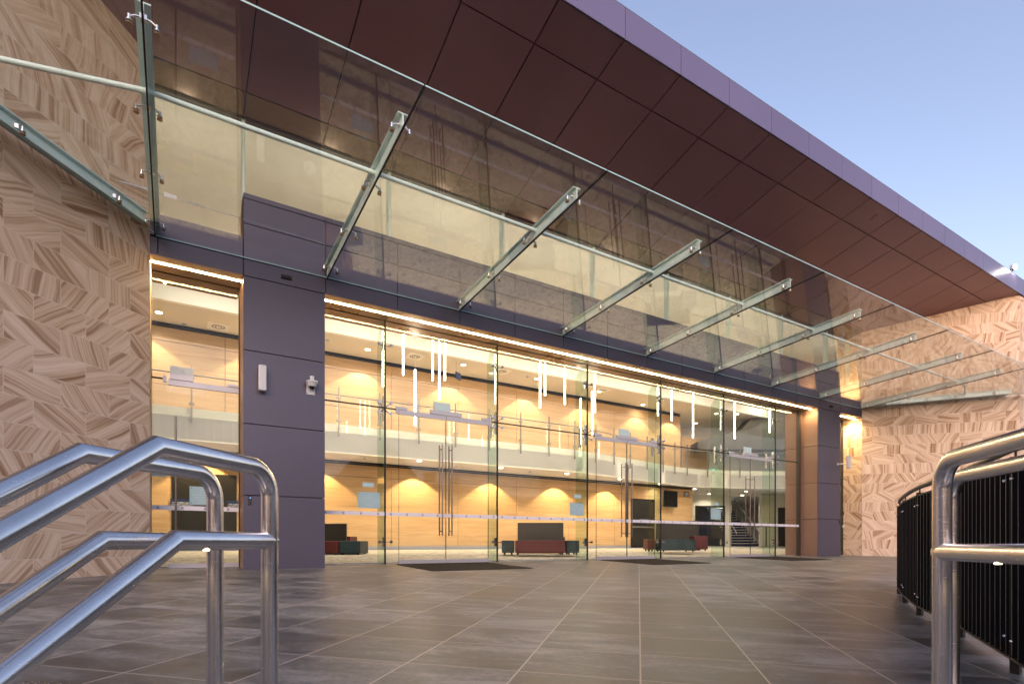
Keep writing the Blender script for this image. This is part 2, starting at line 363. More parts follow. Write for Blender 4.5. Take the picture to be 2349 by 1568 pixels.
# ------------------------------------------------------------------ sandstone walls
def ashlar(poly, n_vis, z0, z1, zoff, name, label):
    """footprint polygon; its first n_vis edges are faced with coursed blocks"""
    t = thing(name, (poly[0][0], poly[0][1], -.1), label, 'stone wall', 'splayed sandstone walls of the entrance')
    m = MB(); uvg = []; uvc = []; H = .344; L = .68; rnd = random.Random(sum(map(ord, label)))
    core = MB(); core.prism(poly, z0, z1-.004)
    for k in range(n_vis):
        a = Vector((*poly[k], 0)); b = Vector((*poly[k+1], 0)); d = (b-a); D = d.length; d.normalize(); nr = V(d.y, -d.x, 0)
        cen = sum((Vector((*p, 0)) for p in poly), V(0,0,0))/len(poly)
        if nr.dot(a-cen) < 0: nr = -nr
        row = 0; z = zoff-H
        while z < z1:
            za, zb = max(z, z0), min(z+H, z1); s0 = -(row % 2)*L/2; j = 0
            ph = rnd.random()
            while s0 < D:
                sa, sb = max(s0, 0), min(s0+L, D)
                if sb-sa > .01 and zb > za:
                    # blocks are cut in book-matched pairs: the grain leans left, then right
                    sgn = 1 if rnd.random() < .5 else -1
                    ang = sgn*R(rnd.choice([28, 38, 45, 55, 62, 8, 75])+rnd.uniform(-8, 8)) if ph > .12 else R(rnd.uniform(-14, 14)+0)
                    ox, oy = rnd.uniform(0, 90), rnd.uniform(0, 90); ca, sa_ = math.cos(ang), math.sin(ang)
                    q = [(sa, za), (sb, za), (sb, zb), (sa, zb)]
                    P = [a+d*x+nr*.012+V(0,0,y) for x, y in q]
                    f = [0,1,2,3]
                    nn = (P[1]-P[0]).cross(P[3]-P[0])
                    if nn.dot(nr) < 0: f = [3,2,1,0]
                    m.add(P, [tuple(f)])
                    for i in f:
                        x, y = q[i][0]-(s0+L/2), q[i][1]-(z+H/2)
                        uvg += [x*ca+y*sa_+ox, -x*sa_+y*ca+oy]
                        uvc += [min(max((q[i][0]-s0)/L, 0), 1)*.9998+.0001+j, min(max((q[i][1]-z)/H, 0), 1)*.9998+.0001+row+40*k]
                s0 += L; j += 1
            z += H; row += 1
    m.uv = {'grain': uvg, 'cell': uvc}
    m.build('stone_facing', M['stone'], t); core.build('wall_core', M['cream'], t)
    return t
XL, XR = -.351, 21.60
wl = ashlar([(XL, G+.25), (XL, F), (-3.96, 7.03), (-11, 7.03), (-11, G+.25)], 3, -.35, 9.0, .228-.344, 'sandstone_wall', 'banded sandstone wall on the left, behind the steel handrails')
wr = ashlar([(21.58, G+.25), (21.58, F), (24.93, 7.03), (30, 7.03), (30, G+.25)], 3, -.35, 9.0, .228-.344, 'sandstone_wall', 'banded sandstone wall on the right, behind the black curved fence')

# ------------------------------------------------------------------ the building
B = thing('theatre_building', (0, F, 0), 'entrance building with purple metal panels, glazed lobby and wide overhanging roof', 'building')
GAP = .016
def panels(xs, zs, y0, y1, bt, mt, name, skip=()):
    m = MB(); xs = list(xs); zs = list(zs)
    for i in range(len(xs)-1):
        for j in range(len(zs)-1):
            if (i, j) in skip: continue
            m.box(xs[i]+GAP/2, xs[i+1]-GAP/2, y0, y1, zs[j]+GAP/2, zs[j+1]-GAP/2)
    m.box(xs[0]+.004, xs[-1]-.004, y1+.0, bt, zs[0]+.004, zs[-1]-.004, 1)
    return m.build(name, [mt, M['black']], B)
# pillars: cladding on the front and both reveals
def pillar(x0, x1, dep):
    m = MB(); zs = [-.3, 1.27, 2.51, 3.78, 5.06]
    for j in range(4):
        a, b = zs[j]+GAP/2, zs[j+1]-GAP/2
        if j == 0: a = -.3
        m.box(x0, x1, F, F+.03, a, b)
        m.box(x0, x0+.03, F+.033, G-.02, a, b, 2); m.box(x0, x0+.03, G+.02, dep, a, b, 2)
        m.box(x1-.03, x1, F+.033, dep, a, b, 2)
    m.box(x0+.035, x1-.035, F+.034, dep-.01, -.3, 5.055, 1)
    return m.build('pillar', [M['panel'], M['black'], M['warmreveal']], B)
pillar(1.007, 2.373, 11.3); pillar(18.70, 20.10, 11.70)
# horizontal fascia above the openings, ledge, spandrel up to the high window
fx = [XL, -.30+.0]
fx = [XL-.0, .0-.235] + [1.007, 2.39, 3.78, 5.155, 6.53, 7.89, 9.26, 10.63, 12.0, 13.35, 14.71, 16.08, 17.43, 18.78, 20.13, 21.46, 21.572]
panels(fx, [5.06, 5.352], F, F+.03, F+.30, M['panel'], 'fascia')
sx = fx[2:15]+[20.10]
panels(sx, [5.372, 5.965, 6.40, 6.50], F, F+.03, F+.36, M['panel'], 'spandrel')
panels([XL, 1.004], [5.372, 5.735], F, F+.03, F+.36, M['panel'], 'spandrel'); panels([20.104, 21.572], [5.372, 5.735], F, F+.03, F+.36, M['panel'], 'spandrel')
# recessed head (underside of the opening), joints every bay
m = MB()
hx = [XL+.004, 1.004]; 
for a, b in ((XL+.004, 1.004),)+tuple((2.376+1.3604*i, 2.376+1.3604*(i+1)) for i in range(12))+((20.103, 21.572),):
    m.box(a+.004, b-.004, F+.004, 10.735, 5.055, 5.085); m.box(a+.004, b-.004, 10.80, G-.03, 5.055, 5.085)
    m.box(a+.004, b-.004, G+.03, 11.62, 5.055, 5.085)
m.box(XL, 21.57, F+.31, 11.62, 5.09, 5.35, 1)
m.build('recessed_head', [M['bronze'], M['black']], B)
for a, b in ((XL+.01, 1.0), (2.38, 18.69), (20.11, 21.57)):
    MB().box(a, b, 10.753, 10.788, 5.048, 5.066).build('strip_light', M['ledwarm'], B)
m = MB(); m.box(XL-.3, 21.9, F+.365, 11.4, 5.36, 5.735); m.box(1.02, 20.1, F+.365, 11.4, 5.735, 6.46); m.build('floor_slab', M['cream'], B)
MB().box(XL-.3, 21.9, 11.405, 11.65, 5.092, 6.1).build('inner_bulkhead', M['cream'], B)
# roof: sloping soffit, edge fascia, deck
YS, ZS, K = 10.95, 8.092, .24
def sz(y): return ZS+K*(YS-y)
m = MB(); jx = [7.93+1.3755*i for i in range(-14, 18)]; jy = [7.003, 7.72+.0, 10.478, 10.95]
jy = [7.006, 8.36, 10.478, 10.95]
jy = [7.006, 7.72, 10.478, 10.95]
def sq(x0, x1, y0, y1, z_off, mi=0):
    m.add([(x0, y0, sz(y0)+z_off), (x1, y0, sz(y0)+z_off), (x1, y1, sz(y1)+z_off), (x0, y1, sz(y1)+z_off),
           (x0, y0, sz(y0)+z_off+.03), (x1, y0, sz(y0)+z_off+.03), (x1, y1, sz(y1)+z_off+.03), (x0, y1, sz(y1)+z_off+.03)],
          [(0,3,2,1),(4,5,6,7),(0,1,5,4),(2,3,7,6),(0,4,7,3),(1,2,6,5)], mi)
for i in range(len(jx)-1):
    for j in range(len(jy)-1): sq(jx[i]+.011, jx[i+1]-.011, jy[j]+.011, jy[j+1]-.011, 0, 2 if j == 2 else 0)
sq(jx[0], jx[-1], 7.0+.03, 10.95, .035, 1)
m.build('soffit', [M['soffit'], M['black'], M['soffitin']], B)
m = MB()
for i in range(len(jx)-1): m.box(jx[i]+.006, jx[i+1]-.006, 6.985, 7.003, sz(7.003)-.004, 9.575)
m.box(jx[0], jx[-1], 7.004, 7.1, sz(7.0)+.07, 9.57, 1)
m.build('roof_edge', [M['fascia'], M['black']], B)
MB().box(jx[0], jx[-1], 7.11, 64, 9.60, 9.75).build('roof', M['roof'], B)
# high window band
m = MB(); 
for i in range(9): 
    x = 1.05+2.71*i
m1 = []
edges = [XL-.0, 1.05]+[1.05+2.716*i for i in range(1, 8)]+[21.57]
edges = [-.345, 1.05]+[1.05+2.716*i for i in range(1, 8)]+[21.57]
for i in range(len(edges)-1):
    zb = 5.74 if i in (0, len(edges)-2) else 6.47
    p = MB().box(edges[i]+.012, edges[i+1]-.012, 10.93, 10.944, zb, 8.095).build('high_window', M['glassup'], B)
    MB().box(edges[i+1]-.03, edges[i+1]+.03, 10.95, 11.09, zb, 8.09).build('mullion', M['steelpaint'], p)
MB().box(-.35, 21.57, 10.95, 11.05, 8.05, 8.12).build('window_head', M['frame'], B)

# lobby shell: timber feature wall, ceilings, balcony, far walls
WY = 19.8
def timber_wall(x0, x1, zs, name, joints):
    m = MB(); xs = [x0]+[x for x in joints if x0 < x < x1]+[x1]
    for i in range(len(xs)-1):
        for j in range(len(zs)-1): m.box(xs[i]+.007, xs[i+1]-.007, WY, WY+.03, zs[j]+.007, zs[j+1]-.007)
    m.box(x0, x1, WY+.031, WY+.2, zs[0], zs[-1], 1); return m.build(name, [M['timber'], M['black']], B)
VJ = [6.87+2.75*i for i in range(-6, 8)]
timber_wall(-10, 18.93, [.26, 2.83, 3.26], 'lobby_wall', VJ)
timber_wall(18.93, 20.58, [2.62, 3.26], 'lobby_wall', [])
timber_wall(20.58, 23.36, [.26, 2.83, 3.26], 'lobby_wall', [])
MB().box(-10, 18.93, WY-.012, WY-.001, .20, .33).build('skirting', M['alu'], B)
timber_wall(-10, 22.4, [4.0, 5.28, 6.60, 7.02], 'lobby_wall', VJ)
for z in (3.265, 3.335, 7.03, 7.11): MB().box(-10, 23.36 if z < 4 else 22.4, WY-.02, WY+.1, z, z+.034).build('shadow_gap_trim', M['frame'], B)
MB().box(-10, 23.3, WY+.1, WY+.15, 3.2, 3.5).build('shadow_gap_trim', M['whitepaint'], B)
# timber return and second timber block upstairs
MB().box(22.4, 22.43, WY, 23, 4.0, 7.1).build('lobby_wall', M['timber'], B)
MB().box(24.1, 26.6, 21.2, 21.25, 4.0, 6.4).build('lobby_wall', M['timber'], B)
# balcony plan
bal = [(-10, 18.02), (4.1, 17.98), (8.7, 17.86), (13.15, 17.78), (14.5, 17.88), (15.7, 18.06), (17.2, 18.32), (18.9, 18.64), (20.0, 18.88), (21.0, 19.05), (22.2, 19.16), (23.4, 19.10), (24.6, 18.72), (25.8, 18.2), (27.6, 17.2), (30, 15.9), (34, 13.6)]
def smooth(pts, n=4):
    o = []
    for i in range(len(pts)-1):
        p0 = pts[max(i-1, 0)]; p1 = pts[i]; p2 = pts[i+1]; p3 = pts[min(i+2, len(pts)-1)]
        for k in range(n):
            t = k/n; o.append(tuple(.5*((2*p1[a])+(-p0[a]+p2[a])*t+(2*p0[a]-5*p1[a]+4*p2[a]-p3[a])*t*t+(-p0[a]+3*p1[a]-3*p2[a]+p3[a])*t**3) for a in (0, 1)))
    return o+[pts[-1]]
bs = smooth(bal)
def ribbon(m, pts, off, z0, z1, th, mi=0):
    n = len(pts); N = []
    for i in range(n):
        a = Vector(pts[max(i-1, 0)]); b = Vector(pts[min(i+1, n-1)]); t = (b-a).normalized(); N.append(Vector((t.y, -t.x)))
    vs = []
    for (x, y), nn in zip(pts, N):
        p = Vector((x, y))+nn*off; q = Vector((x, y))+nn*(off-th)
        vs += [(p.x, p.y, z0), (p.x, p.y, z1), (q.x, q.y, z1), (q.x, q.y, z0)]
    fs = []
    for i in range(n-1):
        a = 4*i; b = 4*(i+1)
        fs += [(a, b, b+1, a+1), (a+1, b+1, b+2, a+2), (a+2, b+2, b+3, a+3), (a+3, b+3, b, a)]
    m.add(vs, fs, mi)
m = MB(); ribbon(m, bs, 0, 3.335, 4.25, .12); balc = m.build('balcony_edge', M['cream'], B)
m = MB(); m.prism(bs+[(60, 13.6), (60, 45), (-10, 45)], 3.37, 4.0); 
m.build('balcony_slab', M['white'], B)
m = MB(); ribbon(m, bs, .06, 4.0, 5.12, .012); m.build('balustrade_glass', M['glassbal'], balc)
m = MB(); pts = [];
n = len(bs)
for i in range(n):
    a = Vector(bs[max(i-1, 0)]); b = Vector(bs[min(i+1, n-1)]); t = (b-a).normalized(); p = Vector(bs[i])+Vector((t.y, -t.x))*.02
    pts.append((p.x, p.y, 5.19))
m.tube(pts, .022, 8); m.build('handrail', M['balm'], balc)
def atX(x):
    for (a, b) in zip(bs[:-1], bs[1:]):
        if a[0] <= x <= b[0]: return a[1]+(b[1]-a[1])*(x-a[0])/(b[0]-a[0])
for i, x in enumerate([-1.0, .4, 1.77, 3.12, 4.47, 5.81, 7.17, 8.54, 9.9, 11.26, 12.57, 13.86, 15.1, 16.3, 17.45, 18.75, 20.1, 21.1, 22.1, 23.55, 25.3]):
    y = atX(x)-.07; m = MB()
    m.box(x-.02, x+.02, y-.045, y-.005, 3.86, 5.42); 
    for z in (4.32, 5.05): m.box(x-.07, x+.07, y-.05, y, z, z+.06)
    m.build('baluster', M['balm'], balc)
# ceilings, bulkhead
m = MB(); m.box(-10, 60, 17.95, 45, 7.15, 7.25); m.build('ceiling', M['ceil'], B)
MB().box(-10, 60, 17.80, 17.94, 7.10, 8.6).build('bulkhead', M['cream'], B)
MB().box(-10, 60, 11.12, 17.79, 8.35, 8.45).build('ceiling', M['cream'], B)
MB().box(-12, -11.8, 11.4, 45, 0, 9.5).build('side_wall', M['white'], B)
MB().box(21.9, 60, 11.4, 11.6, -.1, 9.5).build('front_wall', M['white'], B); MB().box(-11.5, XL-.31, 11.4, 11.6, -.1, 9.5).build('front_wall', M['white'], B)
m = MB(); m.box(60, 60.2, 11, 62, 0, 9.6); m.box(-12, 60, 62, 62.2, 0, 9.6); m.build('side_wall', M['white'], B)
# far end of the lobby: wall facing the entrance at an angle
fd = V(math.sin(TH), -math.cos(TH), 0); fn = V(math.cos(TH), math.sin(TH), 0)
def far(r, d, z): p = fd*r+fn*d; return (p.x, p.y, z)
def fbox(m, r0, r1, d0, d1, z0, z1, mi=0):
    c = V(*far((r0+r1)/2, (d0+d1)/2, (z0+z1)/2)); return m.obox(c, fd*(r1-r0)/2, fn*(d1-d0)/2, V(0,0,(z1-z0)/2), mi)
D0 = 33.4; kk = D0/1260
def rx(xp): return (xp-1174)*kk               # where on the far wall
m = MB(); segs = [(1585, 1594, .2, 3.42), (1594, 1663, 2.72, 3.42), (1663, 1676, .2, 3.42), (1676, 1742, 3.30, 3.42), (1742, 1850, .2, 3.42)]
for a, b, z0, z1 in segs: fbox(m, rx(a), rx(b), D0, D0+.15, z0, z1)
m.build('far_wall', M['cream'], B)
m = MB(); fbox(m, rx(1500), rx(1900), D0+9, D0+9.2, .2, 3.42); fbox(m, rx(1500), rx(1585), D0, D0+.1, .2, 3.42); m.build('far_wall', M['white'], B)
# upstairs far walls
m = MB(); fbox(m, rx(1500), rx(2000), D0-1.5, D0-1.3, 4.0, 7.2); m.build('far_wall', M['white'], B)
# raked underside of the upper seating beyond the balcony
dk = D0-4; up = [(1600, 1012), (1700, 985), (1790, 880), (1850, 800), (1930, 764), (2010, 752), (2010, 1030), (1600, 1030)]
pf = [far((x-1174)/1260*dk, dk, .4355+(1245-y)/1260*dk) for x, y in up]; pb = [far((x-1174)/1260*dk, dk+1.2, .4355+(1245-y)/1260*dk) for x, y in up]; n_ = len(up)
MB().add(pf+pb, [tuple(range(n_)), tuple(range(n_, 2*n_))[::-1]]+[(i, n_+i, n_+(i+1) % n_, (i+1) % n_) for i in range(n_)]).build('raked_underside', M['taupe'], B)
# glass double door with dark frame in the far wall
m = MB(); 
for a, b, z0, z1 in ((1594, 1597, .25, 2.72), (1660, 1663, .25, 2.72), (1627.5, 1629, .25, 2.72), (1594, 1663, 2.66, 2.72)): fbox(m, rx(a), rx(b), D0+.02, D0+.1, z0, z1)
dfar = m.build('inner_door', M['frame'], B)
m = MB(); fbox(m, rx(1597), rx(1660), D0+.05, D0+.06, .25, 2.66); m.build('pane', M['glassbal'], dfar)
MB().add([far(rx(1605), D0+4, .25), far(rx(1640), D0+4, .25), far(rx(1640), D0+4, 1.9), far(rx(1605), D0+4, 1.9)], [(0,1,2,3)]).build('far_wall', M['darkgrey'], B)
# dark service panel right of the stair
m = MB(); fbox(m, rx(1784), rx(1802), D0-.03, D0, .25, 2.6); m.build('service_door', M['darkgrey'], B)
# inner staircase with blue carpet and pale nosings
sr0, sr1 = rx(1676), rx(1742); st = MB(); ns = MB()
for i in range(19):
    d = D0+.1+.29*i; z = .25+.172*i
    fbox(st, sr0+.02, sr1-.02, d, D0+5.9, z, z+.172)
    fbox(ns, sr0+.02, sr1-.02, d-.025, d+.03, z+.160, z+.188)
stair = st.build('staircase', M['navycarpet'], B); ns.build('nosing', M['whitepaint'], stair)
for r in (sr0+.12, sr1-.25):
    MB().tube([far(r, D0-.55, 1.0), far(r, D0-.4, 1.18), far(r, D0+5.2, 1.18+5.6*.593)], .035, 8).build('stair_handrail', M['alu'], stair)
    for i in range(0, 17, 3): MB().cyl(far(r, D0+.2+.29*i, .3+.172*i), far(r, D0+.2+.29*i, 1.25+.172*i), .02, 8).build('stair_post', M['alu'], stair)
m = MB(); fbox(m, sr0-.1, sr1+.1, D0+5.95, D0+6.1, .25, 4.2); m.build('stair_back_wall', M['taupe'], B)
# dark doorway in the timber wall with panic bars
m = MB(); m.box(18.96, 20.55, WY+.04, WY+.09, .24, 2.55); dd = m.build('dark_doors', M['darkgrey'], B)
m = MB(); m.box(19.0, 20.5, WY-.03, WY+.02, 1.20, 1.27); m.build('panic_bar', M['chrome'], dd)
m = MB(); m.box(-.09, 1.70, WY-.02, WY+.0-.002, .24, 2.62); dd2 = m.build('dark_doors', M['darkgrey'], B)

# ------------------------------------------------------------------ entrance glazing
FINX = [3.725, 6.42, 9.116, 11.79, 14.55, 17.21]
bays = [2.376]+FINX+[18.575]
doors = {1: (4.013, 5.103, 6.192), 3: (9.40, 10.49, 11.55), 5: (14.84, 15.86, 16.90)}
def pane(x0, x1, z0, z1): return MB().box(x0+.004, x1-.004, G-.006, G+.006, z0, z1).build('glass_pane', M['glass'], B)
ZTR = 3.247
for i in range(7):
    a, b = bays[i], bays[i+1]
    pane(a, b, ZTR+.008, 5.07)
    if i in doors:
        l, c_, r = doors[i]; pane(a, l, 0, ZTR-.008); pane(r, b, 0, ZTR-.008)
    else: pane(a, b, 0, ZTR-.008)
# transom joint, sealed with black silicone, and dark vertical joints
for a, b in ((2.376, 3.96), (6.23, 9.35), (11.6, 14.79), (16.95, 18.57)): MB().box(a, b, G-.011, G+.011, ZTR-.013, ZTR+.013).build('seal', M['black'], B)
for x in FINX: MB().box(x-.014, x+.014, G-.0145, G+.0205, -.01, 5.07).build('seal', M['black'], B)
MB().box(2.376, 18.6, G-.02, G+.02, -.06, .004).build('seal', M['black'], B)
MB().box(18.56, 18.64, G-.03, G+.09, 0, 5.06).build('mullion', M['frame'], B)
m = MB(); m.box(18.645, 18.698, G-.02, G+.02, 0, 5.05); m.build('infill', M['warmreveal'], B)
# glass fins with spider fittings
fm = None
for k, x in enumerate(FINX):
    z1, z2 = 4.83, 5.06
    m = MB(); m.add([(x+s, y, z) for s in (-.011, .011) for y, z in ((G+.022, 0), (G+.48, 0), (G+.48, z1), (G+.26, z2), (G+.022, z2))],
                    [(0,1,2,3,4),(9,8,7,6,5),(0,5,6,1),(1,6,7,2),(2,7,8,3),(3,8,9,4),(4,9,5,0)])
    fin = m.build('glass_fin', M['glassfin'], B)
    for z, n_ in ((ZTR, 4), (4.56, 2), (.464, 2)):
        m = MB(); L = .26 if n_ == 4 else .10
        for s in (-1, 1): m.box(x+s*.018-.006, x+s*.018+.006, G+.06, G+.12, z-L, z+L)
        if n_ == 4: 
            for s in (-1, 1): m.box(x+s*.018-.006, x+s*.018+.006, G+.30, G+.36, z-L*1.1, z+L*.9)
        arms = [(sx, sz_) for sx in (-1, 1) for sz_ in ((-1, 1) if n_ == 4 else (0,))]
        for sx, sz_ in arms:
            e = V(x+sx*.125, G-.035, z+sz_*.11)
            m.cyl((x+sx*.01, G+.07, z+sz_*.015), (e.x, G+.045, e.z), .013, 10, r2=.009)
            m.cyl((e.x, G+.05, e.z), (e.x, G-.02, e.z), .016, 12); m.cyl((e.x, G-.03, e.z), (e.x, G-.008, e.z), .030, 16, r2=.032)
        m.build('spider_fitting', M['fitting'], fin)
# doors
def door_pair(l, c_, r, fx0, fx1, z=3.25):
    for s, (a, b) in enumerate(((l, c_), (c_, r))):
        d = MB().box(a+.006, b-.006, G-.006, G+.006, .075, 3.155).build('door', M['glass'], B)
        MB().box(a+.006, b-.006, G-.022, G+.022, .006, .085).build('bottom_rail', M['alu'], d)
        MB().box(a+.006, b-.006, G-.022, G+.022, 3.150, 3.245).build('top_rail', M['alu'], d)
        for ex in (a+.006, b-.012): MB().box(ex, ex+.006, G-.0065, G+.0065, .086, 3.149).build('glass_edge', M['edgedark'], d)
        hx = c_+(-.115 if s == 0 else .115)
        for y in (G-.08, G+.08):
            m = MB().cyl((hx, y, .60), (hx, y, 2.60), .016, 12)
            for zz in (.70, 2.50): m.cyl((hx, y, zz), (hx, G-.0, zz), .011, 8)
            m.build('pull_handle', M['pull'], d)
    MB().box(c_-.37, c_+.38, G-.03, G+.03, 3.252, 3.338).build('door_closer', M['alu'], B)
    m = MB().box(fx0-.055, fx0+.19, G-.025, G+.025, 3.252, 3.31); m.box(fx0-.055, fx0, G-.024, G+.024, 3.16, 3.251); m.build('patch_fitting', M['alu'], B)
    m = MB().box(fx1-.19, fx1+.055, G-.025, G+.025, 3.252, 3.31); m.box(fx1, fx1+.055, G-.024, G+.024, 3.16, 3.251); m.build('patch_fitting', M['alu'], B)
for i, (l, c_, r) in doors.items(): door_pair(l, c_, r, l, r)
# left bay: single wide door
pane(-.345, 1.0, ZTR+.008, 5.07); pane(-.345, -.098, 0, ZTR-.008)
d = MB().box(-.094, .985, G-.006, G+.006, .075, 3.155).build('door', M['glass'], B)
MB().box(-.094, .985, G-.022, G+.022, .006, .085).build('bottom_rail', M['alu'], d)
MB().box(-.094, .985, G-.022, G+.022, 3.150, 3.245).build('top_rail', M['alu'], d)
for y in (G-.08, G+.08):
    m = MB().cyl((.013, y, .62), (.013, y, 2.62), .016, 12)
    for zz in (.72, 2.5): m.cyl((.013, y, zz), (.013, G, zz), .011, 8)
    m.build('pull_handle', M['pull'], d)
MB().box(-.07, .27, G-.03, G+.03, 3.252, 3.345).build('door_closer', M['alu'], B); MB().box(-.172, -.121, G-.024, G+.024, 3.19, 3.30).build('patch_fitting', M['alu'], B)
MB().box(.80, .985, G-.025, G+.025, 3.252, 3.30).build('patch_fitting', M['alu'], B)
MB().box(-.345, -.175, G-.011, G+.011, ZTR-.013, ZTR+.013).build('seal', M['black'], B); MB().box(-.345, 1.0, G-.02, G+.02, -.06, .004).build('seal', M['black'], B)
MB().box(.99, 1.004, G-.03, G+.06, 0, 5.05).build('mullion', M['frame'], B); MB().box(-.35, -.335, G-.02, G+.05, 0, 5.05).build('mullion', M['frame'], B)
# right bay glazing edge
pane(20.12, 21.37, 0, 5.05); MB().box(21.37, 21.43, G-.02, G+.08, 0, 5.05).build('mullion', M['frame'], B)
# frosted safety strip with printed marks
def strip(x0, x1, xs):
    m = MB().box(x0, x1, G-.0105, G-.0085, 1.006, 1.084); s = m.build('safety_strip', M['decal'], B)
    m = MB(); y = G-.012
    def quad(a, b, w_):
        a, b = Vector(a), Vector(b); d = (b-a).normalized(); p = Vector((-d.y, d.x))*w_/2
        m.add([(q.x, y, q.y) for q in (a-p, b-p, b+p, a+p)], [(0,1,2,3)])
    for x in xs:
        z = 1.042
        for sx in (-1, 1):
            quad((x-.019*sx, z-.020), (x+.001*sx, z), .0085); quad((x, z), (x+.018*sx, z+.012), .0085)
            quad((x+sx*.019-.004, z-.021), (x+sx*.019+.006, z-.021), .009)
        quad((x-.020, z+.024), (x+.020, z+.024), .005)
        for sx in (-1, 0, 1): quad((x+sx*.016-.003, z+.018), (x+sx*.016+.003, z+.018), .006)
    m.build('printed_mark', M['navy'], s)
for i in range(7):
    a, b = bays[i], bays[i+1]; n_ = round((b-a)/.353)
    xs = [2.515+.353*j for j in range(4)] if i == 0 else [a+.122+.3525*j for j in range(8) if a+.122+.3525*j < b-.05]
    strip(a+.016, b-.016, xs)
strip(-.34, .985, [-.248, .107, .458, .817])
# notices stuck to the glass
def notice(x0, x1, z0, z1, label, big=True):
    t = thing('notice', (x0, G+.02, z0), label, 'notice', 'pale blue notices on the entrance glass')
    MB().box(x0, x1, G+.010, G+.016, z0, z1).build('plate', M['notice'], t)
    m = MB(); w_ = x1-x0; h = z1-z0
    if big:
        for px in (x0+.03, x1-.03):
            for pz in (z0+.03, z1-.03): m.cyl((px, G+.004, pz), (px, G+.0098, pz), .008, 10)
        m.build('fixing_stud', M['frame'], t); m = MB()
        for k_, (u0, u1) in enumerate(((.35,.62), (.3,.66), (.12,.88), (.15,.85), (.2,.8), (.3,.7))):
            zz = z1-h*(.18+.13*k_); m.box(x0+w_*u0, x0+w_*u1, G+.0085, G+.0095, zz-.010, zz)
        m.build('faint_print', M['noticeink'], t)
    else:
        m.box(x0+.025, x1-.025, G+.0085, G+.0095, z0+.03, z1-.03); m.build('faint_print', M['noticeink'], t)
notice(3.165, 3.625, 1.155, 1.482, 'large pale blue notice on the glass right of the wide purple pillar')
notice(3.255, 3.495, 1.585, 1.68, 'small pale blue notice just above the large one nearest the wide purple pillar', False)
notice(8.555, 9.0, 1.15, 1.465, 'large pale blue notice on the glass left of the middle double doors')
notice(8.68, 8.92, 1.59, 1.69, 'small pale blue notice above the large one left of the middle double doors', False)
notice(13.95, 14.415, 1.17, 1.488, 'large pale blue notice on the glass left of the farthest double doors')
notice(14.095, 14.31, 1.595, 1.685, 'small pale blue notice above the large one left of the farthest double doors', False)
notice(.218, .68, 1.11, 1.433, 'pale blue notice on the single door beside the left sandstone wall')
notice(-.33, -.121, 1.58, 1.66, 'small pale blue notice on the narrow glass next to the left sandstone wall', False)
# pale square devices above the doors
for x0, x1, lab in ((4.84, 5.24, 'nearest double doors'), (10.25, 10.62, 'middle double doors'), (15.62, 15.98, 'farthest double doors')):
    t = thing('sensor_plate', (x0, G+.05, 3.34), 'pale translucent plate standing above the closer of the %s' % lab, 'sensor', 'pale plates above the doors')
    MB().box(x0, x1, G+.04, G+.07, 3.345, 3.54).build('casing', M['exitwhite'] if 0 else M['plastic'], t); MB().box(x0+.02, x1-.02, G+.034, G+.039, 3.36, 3.525).build('face', M['noticeink'], t)
t = thing('sensor_plate', (-.069, G+.05, 3.34), 'pale translucent plate standing above the closer of the single left door', 'sensor', 'pale plates above the doors')
MB().box(-.07, .28, G+.04, G+.07, 3.35, 3.50).build('casing', M['plastic'], t); m = MB()
m.add([(.06, G+.034, 3.425), (.10, G+.034, 3.40), (.17, G+.034, 3.37), (.13, G+.034, 3.455)], [(0,1,2,3)]); m.build('face', M['alu'], t)

# ------------------------------------------------------------------ glass canopy
C = thing('glass_canopy', (10.6, F, 5.35), 'point fixed glass canopy on pale steel beams above the entrance', 'canopy')
CK = .0562
def cz(y): return 5.352+CK*(F-y)
BX = [-.27]+[2.415+2.729*i for i in range(7)]+[21.50]
def cpanel(poly, name='glass_panel'):
    m = MB(); n_ = len(poly)
    vs = [(x, y, cz(y)) for x, y in poly]+[(x, y, cz(y)+.019) for x, y in poly]
    m.add(vs, [tuple(range(n_)), tuple(range(n_, 2*n_))[::-1]]); m.add(vs, [(i, n_+i, n_+(i+1) % n_, (i+1) % n_) for i in range(n_)], 1)
    return m.build(name, [M['glasscan'], M['glassedge']], C)
for i in range(8): cpanel([(BX[i]+.009, 5.83), (BX[i+1]-.009, 5.83), (BX[i+1]-.009, F-.02), (BX[i]+.009, F-.02)])
cpanel([(-.279, F-.10), (-.279, 5.83), (-4.68, 5.83)]); cpanel([(21.509, F-.10), (24.76, 7.0), (25.55, 6.3), (25.7, 5.83), (21.509, 5.83)])
for x in BX:
    m = MB(); m.add([(x+s, y, cz(y)+o) for s in (-.0095, .0095) for y, o in ((5.83, -.002), (F-.02, -.002), (F-.02, .021), (5.83, .021))], [(0,1,2,3),(7,6,5,4),(0,4,5,1),(3,2,6,7)]); m.build('seal', M['black'], C)
def beam(a, b, nm='beam', bot=False):
    """T section from a to b (x, y); follows the slope of the glass"""
    a, b = Vector(a), Vector(b); d = (b-a); L = d.length; d.normalize(); nrm = Vector((-d.y, d.x)); m = MB()
    def sec(w0, w1, h0, h1):
        vs = []
        for p in (a, b):
            for w_, h in ((w0, h0), (w1, h0), (w1, h1), (w0, h1)):
                q = p+nrm*w_; vs.append((q.x, q.y, cz(p.y)+h))
        m.add(vs, [(0,1,2,3),(7,6,5,4),(0,4,5,1),(1,5,6,2),(2,6,7,3),(3,7,4,0)])
    sec(-.008, .008, .030, .180); sec(-.068, .068, .181, .194)
    if bot: sec(-.05, .05, .022, .034)
    return m.build(nm, M['steelpaint'], C)
